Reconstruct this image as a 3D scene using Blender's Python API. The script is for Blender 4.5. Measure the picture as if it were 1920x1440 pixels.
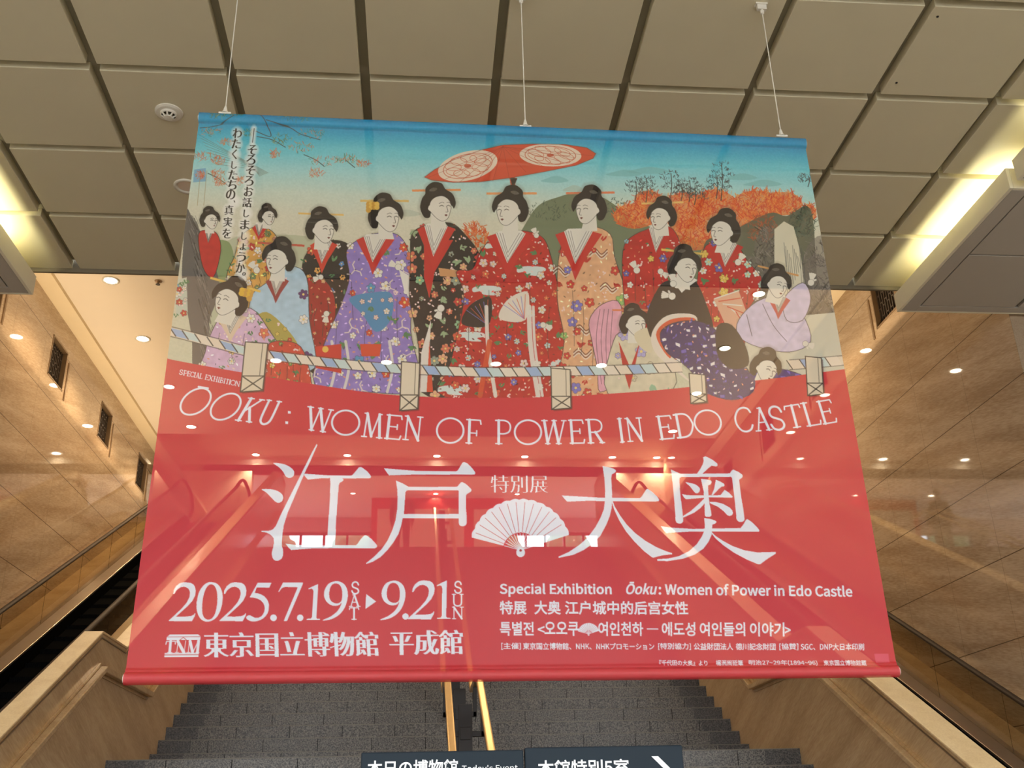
# Museum entrance hall: a printed exhibition banner hung in front of a stair hall with two escalators
import bpy, bmesh, math, random
import numpy as np
from mathutils import Vector, Matrix
for o in list(bpy.data.objects): bpy.data.objects.remove(o)
S = bpy.context.scene; C = S.collection
# ---------------------------------------------------------------- camera (found from vanishing points)
FPX = 1935.26; YAW, PITCH, ROLL = 0.09352586, 0.41235194, -0.02439578
CZ = 1.65                                                       # eye height
_f = np.array([math.sin(YAW) * math.cos(PITCH), math.cos(YAW) * math.cos(PITCH), math.sin(PITCH)])
_r = np.array([math.cos(YAW), -math.sin(YAW), 0.0]); _u = np.cross(_r, _f)
CR = _r * math.cos(ROLL) + _u * math.sin(ROLL); CU = -_r * math.sin(ROLL) + _u * math.cos(ROLL); CF = _f
cam = bpy.data.cameras.new('camera'); camo = bpy.data.objects.new('camera', cam); C.objects.link(camo)
cam.sensor_width = 36.0; cam.lens = FPX / 1920 * 36.0; cam.clip_start = .05; cam.clip_end = 300
M = Matrix.Identity(4)
for i in range(3): M[i][0], M[i][1], M[i][2] = CR[i], CU[i], -CF[i]
M[2][3] = CZ; camo.matrix_world = M; S.camera = camo
def px_to_plane_y(P, Y):
    """points of the photograph carried onto the upright plane at depth Y (used for the flat print)"""
    P = np.asarray(P, float).reshape(-1, 2)
    d = ((P[:, :1] - 960) / FPX) * CR - ((P[:, 1:] - 720) / FPX) * CU + CF
    d = d / d[:, 1:2] * Y; d[:, 2] += CZ
    return d
# ---------------------------------------------------------------- sky, exposure, large lights
W = bpy.data.worlds.new('sky'); S.world = W; W.use_nodes = True
_b = W.node_tree.nodes['Background']; _b.inputs['Color'].default_value = (0.90, 0.95, 1.0, 1); _b.inputs['Strength'].default_value = 3.0
S.view_settings.view_transform = 'Standard'; S.view_settings.look = 'None'; S.view_settings.gamma = 1.0; S.view_settings.use_curve_mapping = False
S.view_settings.exposure = 1.15
S.cycles.max_bounces = 10; S.cycles.diffuse_bounces = 5; S.cycles.glossy_bounces = 4; S.cycles.transparent_max_bounces = 16; S.cycles.transmission_bounces = 6
S.cycles.sample_clamp_indirect = 6.0; S.cycles.caustics_reflective = False; S.cycles.caustics_refractive = False; S.cycles.blur_glossy = .5
WARM = (1.0, .70, .40); COVE = (1.0, .93, .58)
def lamp(name, kind, loc, energy, color, rot=(0, 0, 0), **kw):
    l = bpy.data.lights.new(name, kind); l.energy = energy; l.color = color
    for k, v in kw.items(): setattr(l, k, v)
    o = bpy.data.objects.new(name, l); C.objects.link(o); o.location = loc; o.rotation_euler = rot; return o
XL, XR = -5.04, 5.78                       # faces of the stair hall's side walls
Z_LOBBY = 4.9 + CZ; Z_HALL = 6.85 + CZ; Z_RAISED = 8.23 + CZ; Z_UP = 2.55 + 27 * .17   # ceilings, upper floor
# added upward fill lamps by both hall walls, no real fixtures, brightening the ceiling
for x, t in ((XL + .22, -32), (XR - .22, 32)):
    lamp('hall_fill_light', 'AREA', (x, 15.2, Z_HALL - 1.35), 42, (1.0, .76, .48), (math.pi, math.radians(-t), 0), shape='RECTANGLE', size=.16, size_y=13.0)
# ---------------------------------------------------------------- materials
def mat(name, color=(.8, .8, .8), rough=.5, metal=0.0, spec=.5, emit=None, strength=0.0, vary=0.0, vscale=8.0, bump=0.0, bscale=200.0):
    m = bpy.data.materials.new(name); m.use_nodes = True; nt = m.node_tree; p = nt.nodes['Principled BSDF']
    p.inputs['Roughness'].default_value = rough; p.inputs['Metallic'].default_value = metal; p.inputs['Specular IOR Level'].default_value = spec
    tc = nt.nodes.new('ShaderNodeTexCoord'); nz = nt.nodes.new('ShaderNodeTexNoise'); nz.inputs['Scale'].default_value = vscale; nz.inputs['Detail'].default_value = 4
    nt.links.new(tc.outputs['Object'], nz.inputs['Vector'])
    mx = nt.nodes.new('ShaderNodeMix'); mx.data_type = 'RGBA'; mx.inputs['A'].default_value = (*[c * (1 - vary) for c in color], 1); mx.inputs['B'].default_value = (*[min(1, c * (1 + vary)) for c in color], 1)
    nt.links.new(nz.outputs['Fac'], mx.inputs['Factor']); nt.links.new(mx.outputs['Result'], p.inputs['Base Color'])
    if bump:
        n2 = nt.nodes.new('ShaderNodeTexNoise'); n2.inputs['Scale'].default_value = bscale; bp = nt.nodes.new('ShaderNodeBump'); bp.inputs['Strength'].default_value = bump; bp.inputs['Distance'].default_value = .01
        nt.links.new(tc.outputs['Object'], n2.inputs['Vector']); nt.links.new(n2.outputs['Fac'], bp.inputs['Height']); nt.links.new(bp.outputs['Normal'], p.inputs['Normal'])
    if emit: p.inputs['Emission Color'].default_value = (*emit, 1); p.inputs['Emission Strength'].default_value = strength
    return m
def marble(name, c0, c1, rough, joints=None, tilt=-14.0, vein=1.0):
    """polished stone: long slanting veins, fine grain; joints = (first height, course, first joint in depth, spacing)"""
    m = bpy.data.materials.new(name); m.use_nodes = True; nt = m.node_tree; N = nt.nodes.new; L = nt.links.new; p = nt.nodes['Principled BSDF']
    p.inputs['Roughness'].default_value = rough; p.inputs['Specular IOR Level'].default_value = .55
    tc = N('ShaderNodeTexCoord'); mp = N('ShaderNodeMapping'); mp.inputs['Rotation'].default_value = (math.radians(tilt), 0, 0); L(tc.outputs['Object'], mp.inputs['Vector'])
    m2 = N('ShaderNodeMapping'); m2.inputs['Scale'].default_value = (3, .35, 3.4); L(mp.outputs['Vector'], m2.inputs['Vector'])
    n1 = N('ShaderNodeTexNoise'); n1.inputs['Scale'].default_value = 1.3; n1.inputs['Detail'].default_value = 8; n1.inputs['Roughness'].default_value = .62; n1.inputs['Distortion'].default_value = .5; L(m2.outputs['Vector'], n1.inputs['Vector'])
    n2 = N('ShaderNodeTexNoise'); n2.inputs['Scale'].default_value = 26; n2.inputs['Detail'].default_value = 5; L(m2.outputs['Vector'], n2.inputs['Vector'])
    ad = N('ShaderNodeMath'); ad.operation = 'MULTIPLY_ADD'; L(n2.outputs['Fac'], ad.inputs[0]); ad.inputs[1].default_value = .6; L(n1.outputs['Fac'], ad.inputs[2])
    cr = N('ShaderNodeValToRGB'); cr.color_ramp.elements[0].position = .62; cr.color_ramp.elements[0].color = (*c0, 1); cr.color_ramp.elements[1].position = .96; cr.color_ramp.elements[1].color = (*c1, 1)
    L(ad.outputs[0], cr.inputs['Fac']); out = cr.outputs['Color']
    if joints:
        z0, dz, y0, dy = joints; sx = N('ShaderNodeSeparateXYZ'); L(tc.outputs['Object'], sx.inputs[0])
        def stripe(sock, a, d, w):
            s = N('ShaderNodeMath'); s.operation = 'SUBTRACT'; L(sock, s.inputs[0]); s.inputs[1].default_value = a
            f = N('ShaderNodeMath'); f.operation = 'PINGPONG'; L(s.outputs[0], f.inputs[0]); f.inputs[1].default_value = d / 2
            c = N('ShaderNodeMath'); c.operation = 'LESS_THAN'; L(f.outputs[0], c.inputs[0]); c.inputs[1].default_value = w; return c.outputs[0]
        a = stripe(sx.outputs['Z'], z0, dz, .0045); b = stripe(sx.outputs['Y'], y0, dy, .003)
        k = N('ShaderNodeMath'); k.operation = 'MULTIPLY'; L(b, k.inputs[0]); k.inputs[1].default_value = .55
        q = N('ShaderNodeMath'); q.operation = 'MAXIMUM'; L(a, q.inputs[0]); L(k.outputs[0], q.inputs[1])
        mx = N('ShaderNodeMix'); mx.data_type = 'RGBA'; L(q.outputs[0], mx.inputs['Factor']); L(out, mx.inputs['A']); mx.inputs['B'].default_value = (*[c * .36 for c in c0], 1); out = mx.outputs['Result']
    L(out, p.inputs['Base Color']); return m
def granite(name, dark, light, rough):
    m = bpy.data.materials.new(name); m.use_nodes = True; nt = m.node_tree; N = nt.nodes.new; L = nt.links.new; p = nt.nodes['Principled BSDF']; p.inputs['Roughness'].default_value = rough
    tc = N('ShaderNodeTexCoord'); n1 = N('ShaderNodeTexNoise'); n1.inputs['Scale'].default_value = 70; n1.inputs['Detail'].default_value = 3; n1.inputs['Roughness'].default_value = .7
    v = N('ShaderNodeTexVoronoi'); v.inputs['Scale'].default_value = 95; L(tc.outputs['Object'], n1.inputs['Vector']); L(tc.outputs['Object'], v.inputs['Vector'])
    ad = N('ShaderNodeMath'); ad.operation = 'MULTIPLY_ADD'; L(v.outputs['Distance'], ad.inputs[0]); ad.inputs[1].default_value = .25; L(n1.outputs['Fac'], ad.inputs[2])
    cr = N('ShaderNodeValToRGB'); e = cr.color_ramp.elements; e[0].position = .50; e[0].color = (*dark, 1); e[1].position = .78; e[1].color = (*light, 1)
    L(ad.outputs[0], cr.inputs['Fac']); L(cr.outputs['Color'], p.inputs['Base Color']); return m
def glass(name, tint, refl=1.0):
    m = bpy.data.materials.new(name); m.use_nodes = True; nt = m.node_tree; N = nt.nodes.new; L = nt.links.new; nt.nodes.remove(nt.nodes['Principled BSDF'])
    t = N('ShaderNodeBsdfTransparent'); t.inputs['Color'].default_value = (*tint, 1); g = N('ShaderNodeBsdfGlossy'); g.inputs['Roughness'].default_value = .02
    f = N('ShaderNodeLayerWeight'); f.inputs['Blend'].default_value = .35; ge = N('ShaderNodeNewGeometry'); iv = N('ShaderNodeMath'); iv.operation = 'SUBTRACT'; iv.inputs[0].default_value = refl; L(ge.outputs['Backfacing'], iv.inputs[1]); iv.use_clamp = True
    k = N('ShaderNodeMath'); k.operation = 'MULTIPLY'; L(f.outputs['Fresnel'], k.inputs[0]); L(iv.outputs[0], k.inputs[1])
    mx = N('ShaderNodeMixShader'); L(k.outputs[0], mx.inputs[0]); L(t.outputs[0], mx.inputs[1]); L(g.outputs[0], mx.inputs[2]); L(mx.outputs[0], nt.nodes['Material Output'].inputs['Surface']); return m
def glow(name, color, strength):
    m = bpy.data.materials.new(name); m.use_nodes = True; p = m.node_tree.nodes['Principled BSDF']; p.inputs['Base Color'].default_value = (*color, 1)
    p.inputs['Emission Color'].default_value = (*color, 1); p.inputs['Emission Strength'].default_value = strength; return m
WALL = marble('wall_marble', (.40, .28, .175), (.62, .485, .34), .03, (5.64, .782, 8.65, 1.06))
STONE = marble('parapet_stone', (.50, .34, .17), (.66, .48, .27), .16, None, 20)
COPE_LIT = marble('coping_stone_lit', (.72, .53, .28), (.86, .68, .40), .30, None, 20)  # paler than the parapet: light falling on its sloping top put into the colour
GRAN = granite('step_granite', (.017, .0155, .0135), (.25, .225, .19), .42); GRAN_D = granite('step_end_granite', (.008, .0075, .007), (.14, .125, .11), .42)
NOSE = mat('nosing', (.20, .175, .135), .5, vary=.15, vscale=30)
PANEL = mat('ceiling_panel', (.68, .625, .45), .62, vary=.03, vscale=3); VOID = mat('ceiling_void', (.34, .31, .22), .8)
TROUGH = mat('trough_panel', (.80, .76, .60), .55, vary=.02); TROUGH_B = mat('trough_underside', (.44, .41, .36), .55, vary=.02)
PEACH = mat('plaster', (.86, .78, .66), .75, vary=.02, vscale=4); OCHRE = mat('cornice', (.84, .72, .50), .6, vary=.03)
WHITEP = mat('white_plaster', (.80, .79, .80), .7, vary=.02); LOBBYF = granite('floor_stone', (.30, .27, .23), (.52, .48, .42), .25)
BRONZE = mat('bronze', (.27, .18, .10), .38, .6, vary=.15, vscale=12); DARK = mat('dark_metal', (.022, .019, .017), .42, .4, vary=.2, vscale=20)
BRASS = mat('brass', (.78, .56, .27), .30, .85, vary=.10, vscale=9); STEEL = mat('steel', (.62, .54, .46), .28, .9, vary=.08, vscale=6)
BLACK = mat('black_tread', (.005, .005, .005), .9, spec=.0, vary=.2, vscale=20); RUBBER = mat('handrail_rubber', (.040, .026, .017), .6, spec=.2, vary=.2, vscale=15)
GLASS = glass('balustrade_glass', (.72, .69, .62), .35); PANE = glass('window_glass', (.93, .96, .98))
LENS = glow('lamp_lens', (1.0, .86, .62), 26.0); TUBE = glow('tube_lamp', COVE, 42.0); REFL = mat('lamp_reflector', (.75, .72, .70), .3, .5); WHITE_PL = mat('white_plastic', (.72, .69, .60), .5, vary=.03)
# ---------------------------------------------------------------- building tools
class MB:
    """collects faces and links them as ONE mesh object"""
    def __init__(s): s.v, s.f, s.m = [], [], []
    def add(s, V, F, m=0):
        k = len(s.v); s.v += [tuple(map(float, p)) for p in V]; s.f += [tuple(k + i for i in f) for f in F]; s.m += [m] * len(F); return s
    def box(s, x0, x1, y0, y1, z0, z1, m=0, skip=()):
        V = [(x, y, z) for z in (z0, z1) for y in (y0, y1) for x in (x0, x1)]
        F = {'b': (0, 2, 3, 1), 't': (4, 5, 7, 6), 'f': (0, 1, 5, 4), 'k': (2, 6, 7, 3), 'l': (0, 4, 6, 2), 'r': (1, 3, 7, 5)}
        return s.add(V, [v for k, v in F.items() if k not in skip], m)
    def prism(s, P, x0, x1, m=0, axis='x'):
        """outline P of (y, z) pairs carried from x0 to x1 (axis 'z': (x, y) pairs carried up)"""
        n = len(P); f = (lambda a, p: (a, p[0], p[1])) if axis == 'x' else ((lambda a, p: (p[0], p[1], a)) if axis == 'z' else (lambda a, p: (p[0], a, p[1])))
        return s.add([f(x0, p) for p in P] + [f(x1, p) for p in P], [tuple(range(n))[::-1], tuple(range(n, 2 * n))] + [(i, (i + 1) % n, n + (i + 1) % n, n + i) for i in range(n)], m)
    def tube(s, P, r, n=10, m=0, flat=1.0, cap=True):
        """round (or, with flat < 1, flattened) bar along the points P"""
        P = [Vector(p) for p in P]; k = len(P); V = []
        for i, p in enumerate(P):
            d = (P[min(i + 1, k - 1)] - P[max(i - 1, 0)]).normalized(); a = Vector((1, 0, 0)) if abs(d.x) < .9 else Vector((0, 0, 1)); b = d.cross(a).normalized(); a = b.cross(d).normalized()
            V += [p + a * math.cos(t) * r + b * math.sin(t) * r * flat for t in np.linspace(0, 2 * math.pi, n, endpoint=False)]
        F = [(i * n + j, i * n + (j + 1) % n, (i + 1) * n + (j + 1) % n, (i + 1) * n + j) for i in range(k - 1) for j in range(n)]
        if cap: F += [tuple(range(n))[::-1], tuple(range((k - 1) * n, k * n))]
        return s.add(V, F, m)
    def lathe(s, prof, c, n=28, m=0):
        """profile of (radius, height) turned round the vertical through c"""
        k = len(prof); V = [(c[0] + r * math.cos(t), c[1] + r * math.sin(t), c[2] + z) for r, z in prof for t in np.linspace(0, 2 * math.pi, n, endpoint=False)]
        F = [(i * n + j, i * n + (j + 1) % n, (i + 1) * n + (j + 1) % n, (i + 1) * n + j) for i in range(k - 1) for j in range(n)]
        return s.add(V, F, m)
    def disc(s, c, r, n=28, m=0):
        return s.add([(c[0] + r * math.cos(t), c[1] + r * math.sin(t), c[2]) for t in np.linspace(0, 2 * math.pi, n, endpoint=False)], [tuple(range(n))[::-1]], m)
    def build(s, name, mats, parent=None, soft=False, bevel=0.0, fix=True):
        off = Vector((0, 0, 0)); q = parent
        while q is not None: off += q.location; q = q.parent
        me = bpy.data.meshes.new(name); me.from_pydata([tuple(Vector(p) - off) for p in s.v], [], s.f)
        mats = mats if isinstance(mats, (list, tuple)) else [mats]
        for x in mats: me.materials.append(x)
        me.polygons.foreach_set('material_index', s.m)
        if fix:
            bm = bmesh.new(); bm.from_mesh(me); bmesh.ops.recalc_face_normals(bm, faces=bm.faces); bm.to_mesh(me); bm.free()
        if soft: me.polygons.foreach_set('use_smooth', [True] * len(me.polygons))
        o = bpy.data.objects.new(name, me); C.objects.link(o); o.parent = parent
        if bevel:
            b = o.modifiers.new('edge', 'BEVEL'); b.width = bevel; b.segments = 2; b.limit_method = 'ANGLE'
        return o
def tag(o, label, cat, group=None, kind=None):
    o['label'] = label; o['category'] = cat
    if group: o['group'] = group
    if kind: o['kind'] = kind
    return o
def thing(name, loc, label, cat, group=None):
    o = bpy.data.objects.new(name, None); C.objects.link(o); o.location = loc; o.empty_display_size = .2; return tag(o, label, cat, group)
def struct(o): o['kind'] = 'structure'; return o
def copy_tree(o, parent=None):
    c = o.copy(); C.objects.link(c); c.parent = parent
    for ch in list(o.children): copy_tree(ch, c)
    return c
# ================================================================= THE SETTING
CX = .42                                              # middle of the stairs
SX0, SX1 = -2.913, 3.763                              # stair flanks
Y_LAND, Y_UP, RUN, RISE = 10.54, 12.19, .3223, .17; Z_LAND = 14 * RISE; Y_CREST = Y_UP + 27 * RISE / RISE * RUN
# lobby floor and upper floor
m = MB(); m.box(-13, 13, -9.0, 8.65, -.2, 0); m.box(XL, XR, 8.65, 23.4, -.2, 0); struct(m.build('floor', LOBBYF))
m = MB(); m.box(XL, XR, Y_CREST + .1, 27.3, Z_UP - .35, Z_UP - .001); m.box(-9, XL, 23.4, 27.3, Z_UP - .35, Z_UP - .001); m.box(XR, 10, 23.4, 27.3, Z_UP - .35, Z_UP - .001); struct(m.build('floor_upper', LOBBYF))
# lobby ceiling: metal panels with open joints, over a dark void
gx = [-2.29 - .926 * 9 + .926 * i for i in range(24)]; gy = [8.63] + [7.70 - .937 * i for i in range(18)]
m = MB()
for i in range(len(gx) - 1):
    for j in range(len(gy) - 1):
        x0, x1 = gx[i] + .034, gx[i + 1] - .034; y1 = gy[j] - (.024 if j else 0); y0 = gy[j + 1] + .040
        m.box(x0, x1, y0, y1, Z_LOBBY, Z_LOBBY + .075, 0)
m.box(gx[0], gx[-1], gy[-1], 8.60, Z_LOBBY + .075, Z_LOBBY + .12, 1)
m.box(gx[0], gx[-1], 8.632, 8.66, Z_LOBBY - .038, Z_LOBBY + .35, 2)
struct(m.build('ceiling', [PANEL, VOID, mat('ceiling_edge', (.17, .14, .09), .6)], bevel=.004))
# stair hall ceiling, raised part beyond, upper hall ceiling
m = MB(); m.box(XL, XR, 8.66, 18.05, Z_HALL, Z_HALL + .25); m.box(XL - .3, XR + .3, 17.9, 18.05, Z_HALL + .25, Z_RAISED); struct(m.build('ceiling_hall', PEACH))
m = MB(); m.box(XL - .3, XR + .3, 17.9, 23.45, Z_RAISED, Z_RAISED + .2); struct(m.build('ceiling_raised', PEACH))
m = MB(); m.box(-9, 10, 23.2, 27.4, 7.9 + CZ, 7.9 + CZ + .15); struct(m.build('ceiling_upper', WHITEP))
# side walls of the stair hall with openings cut for the grilles are left whole: the grilles are set proud in shallow frames
VY = [10.77, 13.13, 15.49, 17.86]; VZ0, VZ1 = 5.84 + CZ, 6.41 + CZ; VW = .60
def hall_wall(x, s):
    """wall with recesses: strips above, below and between the four grille openings, and the recess backs"""
    m = MB(); X0, X1 = (x - .35, x) if s > 0 else (x, x + .35)
    m.box(X0, X1, 8.65, 27.3, -.05, VZ0); m.box(X0, X1, 8.65, 23.4, VZ1, Z_RAISED + .05)
    ys = [8.65] + [v for y in VY for v in (y, y + VW)] + [27.3]
    for i in range(0, len(ys), 2): m.box(X0, X1, ys[i], ys[i + 1], VZ0, VZ1)
    b = x - s * .20
    m.box(min(b, b - s * .15), max(b, b - s * .15), 8.7, 20, VZ0 - .01, VZ1 + .01, 1)
    return m
struct(hall_wall(XL, 1).build('wall_left', [WALL, DARK])); struct(hall_wall(XR, -1).build('wall_right', [WALL, DARK]))
# cornice along both walls at the height of the lower ceiling
for nm, x, s in (('trim_1', XL, 1), ('trim_2', XR, -1)):
    m = MB(); P = [(x, Z_HALL), (x + s * .22, Z_HALL), (x + s * .22, Z_HALL - .055), (x + s * .03, Z_HALL - .075), (x, Z_HALL - .075)]
    m.prism(P, 8.66, 23.2, axis='y'); struct(m.build(nm, OCHRE))
# end of the lobby on either side of the stair hall, wall over the lobby ceiling, end wall with the opening to the upper hall
m = MB(); m.box(-13, XL - .35, 8.65, 8.95, 0, Z_LOBBY + .3); m.box(XR + .35, 13, 8.65, 8.95, 0, Z_LOBBY + .3); struct(m.build('wall_front', WALL))
m = MB(); m.box(XL - .35, XR + .35, 8.67, 8.90, Z_LOBBY + .35, Z_RAISED); struct(m.build('wall_above', PEACH))
m = MB(); m.box(XL, -3.94, 23.2, 23.5, Z_UP, Z_RAISED); m.box(4.63, XR, 23.2, 23.5, Z_UP, Z_RAISED); m.box(-3.94, 4.63, 23.2, 23.5, 7.9 + CZ, Z_RAISED); struct(m.build('wall_end', PEACH))
# far wall of the upper hall with two windows
m = MB(); z1 = 7.9 + CZ; zt = 7.50 + CZ
for x0, x1 in ((-9, -3.8), (-1.35, 2.29), (4.9, 10)): m.box(x0, x1, 27.0, 27.25, Z_UP, z1)
for x0, x1 in ((-3.8, -1.35), (2.29, 4.9)): m.box(x0, x1, 27.0, 27.25, zt, z1)
struct(m.build('wall_back', mat('back_wall', (.34, .24, .22), .6, vary=.05)))
for k, (x0, x1) in enumerate(((-3.8, -1.35), (2.29, 4.9))):
    m = MB(); n = 4 if k == 0 else 5
    for i in range(n + 1):
        x = x0 + (x1 - x0) * i / n; m.box(x - .03, x + .03, 27.06, 27.14, Z_UP, zt)
    m.box(x0, x1, 27.06, 27.14, zt - .06, zt); m.box(x0, x1, 27.06, 27.14, Z_UP, Z_UP + .08)
    m.box(x0, x1, 27.095, 27.105, Z_UP, zt, 1); struct(m.build('window_%d' % (k + 1), [DARK, PANE]))
# lobby sides and the glazed front behind the viewer
m = MB(); m.box(-13.3, -13, -9, 8.95, 0, Z_LOBBY + .3); struct(m.build('wall_lobby_left', WALL))
m = MB(); m.box(13, 13.3, -9, 8.95, 0, Z_LOBBY + .3); struct(m.build('wall_lobby_right', WALL))
m = MB()
for i in range(12): m.box(-13 + i * 26 / 11 - .05, -13 + i * 26 / 11 + .05, -9.1, -8.95, 0, Z_LOBBY)
for z in (0, 2.4, 4.6, Z_LOBBY - .08): m.box(-13, 13, -9.1, -8.95, z, z + .08)
struct(m.build('window_3', DARK))
# ================================================================= STAIRS
st = thing('staircase', (CX, 8.0, 0), 'broad dark speckled granite staircase rising behind the banner', 'staircase'); struct(st)
def step(y0, y1, z):
    m = MB(); e = .36; lip = .012
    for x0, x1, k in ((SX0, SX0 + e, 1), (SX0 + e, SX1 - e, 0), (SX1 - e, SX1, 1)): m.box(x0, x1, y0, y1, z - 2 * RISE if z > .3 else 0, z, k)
    m.box(SX0 + .02, SX1 - .02, y0 - .002, y0 + .03, z - .007, z + .001, 2)
    xs = [SX0 + .55 + .61 * i + (.25 if int(round(z / RISE)) % 2 else 0) for i in range(11)]
    for x in xs:
        if x < SX1 - .3: m.box(x - .0035, x + .0035, y0 - .0015, y0 + .004, z - RISE, z - .013, 3)
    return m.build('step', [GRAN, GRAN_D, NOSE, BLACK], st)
for i in range(1, 15): step(Y_LAND - (14 - i) * .319, Y_LAND - (13 - i) * .319 + .06 if i < 14 else Y_UP + .02, i * RISE)
for n in range(27): step(Y_UP + n * RUN, Y_UP + (n + 1) * RUN + .04, Z_LAND + (n + 1) * RISE)
step(Y_CREST, Y_CREST + .45, Z_LAND + 28 * RISE - .001)
# ---- parapets that flank the stairs
def parapet(x_in, x_out, label, group):
    s = 1 if x_out < x_in else -1
    t = thing('stair_parapet', ((x_in + x_out) / 2, 8, 0), label, 'parapet', group); struct(t); z = lambda v: v + CZ
    top = [(5.95, z(1.81 - .535 * 3.95)), (9.9, z(1.81)), (10.75, z(1.81)), (20.6, z(1.81 + .527 * 9.85)), (21.4, z(1.81 + .527 * 9.85))]
    a, b = min(x_in, x_out), max(x_in, x_out)
    low = [(y, zz - .022) for y, zz in top]
    MBx = MB(); MBx.prism([(5.95, 0)] + low + [(21.4, Z_UP), (Y_CREST, Z_UP - .4), (12.0, 0)], a, b); MBx.build('wall_body', STONE, t)
    m = MB(); n = len(top); ex = .012
    aa, bb = (a, b + ex) if s > 0 else (a - ex, b)
    m.prism(low[::-1] + top, aa, bb); c = m.build('coping', COPE_LIT, t, bevel=.006)
    m = MB(); q = x_in + s * -.001; g = [(y, zz - .055) for y, zz in top]; w = x_in - s * -.0
    m.prism([(y, zz - .012) for y, zz in g[::-1]] + g, min(x_in, x_in + s * .008), max(x_in, x_in + s * .008)); m.build('groove', BRONZE, c)
    # stone-coloured handrail fixed to the inner face
    rl = [(6.2, z(1.50 - .535 * 3.75)), (9.95, z(1.50)), (11.75, z(1.50)), (20.6, z(1.50 + .527 * 8.85)), (21.2, z(1.50 + .527 * 8.85))]
    x0 = x_in + s * .012; x1 = x_in + s * .075
    m = MB(); m.prism([(y, zz - .055) for y, zz in rl[::-1]] + rl, min(x0, x1), max(x0, x1)); r = m.build('handrail', STONE, t, bevel=.008)
    m = MB(); m.prism([(y, zz - .085) for y, zz in rl[::-1]] + [(y, zz + .03) for y, zz in rl], min(x_in, x0), max(x_in, x0)); m.build('rail_backing', STONE, r)
    return t
parapet(SX0, -3.078, 'tan stone parapet on the left side of the granite stairs, beside the left escalator', 'stair parapets')
parapet(SX1, 3.986, 'tan stone parapet on the right side of the granite stairs, beside the right escalator', 'stair parapets')
# ---- double brass rail down the middle
t = thing('center_handrail', (CX, 9, 0), 'double brass handrail on dark posts down the middle of the granite stairs', 'handrail'); z = lambda v: v + CZ
rp = [(6.6, z(.645 - .487 * 2.2)), (8.8, z(.645)), (10.55, z(1.50)), (11.75, z(1.50)), (20.95, z(1.50 + .527 * 9.2)), (21.6, z(1.50 + .527 * 9.2))]
for x in (.272, .585):
    m = MB(); m.prism([(y, zz - .05) for y, zz in rp[::-1]] + rp, x - .035, x + .035); m.build('rail', BRASS, t, bevel=.014)
for y in (7.1, 8.5, 9.9, 11.3, 12.9, 14.5, 16.1, 17.7, 19.3, 20.9):
    zt = float(np.interp(y, [p[0] for p in rp], [p[1] for p in rp])) - .05
    if y < Y_LAND: zb = math.floor((y - (Y_LAND - 13 * .319)) / .319 + 1) * RISE
    elif y < Y_UP: zb = Z_LAND
    else: zb = Z_LAND + (math.floor((y - Y_UP) / RUN) + 1) * RISE
    m = MB(); m.box(.36, .485, y - .06, y + .06, zb, zt - .02); m.box(.385, .46, y - .064, y - .06, zb + .12, zt - .45); p = m.build('post', DARK, t, bevel=.004)
    m = MB(); m.box(.25, .60, y - .03, y + .03, zt - .30, zt - .25); m.box(.375, .47, y - .075, y + .06, zt - .33, zt - .22); m.box(.25, .29, y - .03, y + .03, zt - .30, zt + .005); m.box(.565, .605, y - .03, y + .03, zt - .30, zt + .005); m.build('bracket', DARK, p, bevel=.003)
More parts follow.
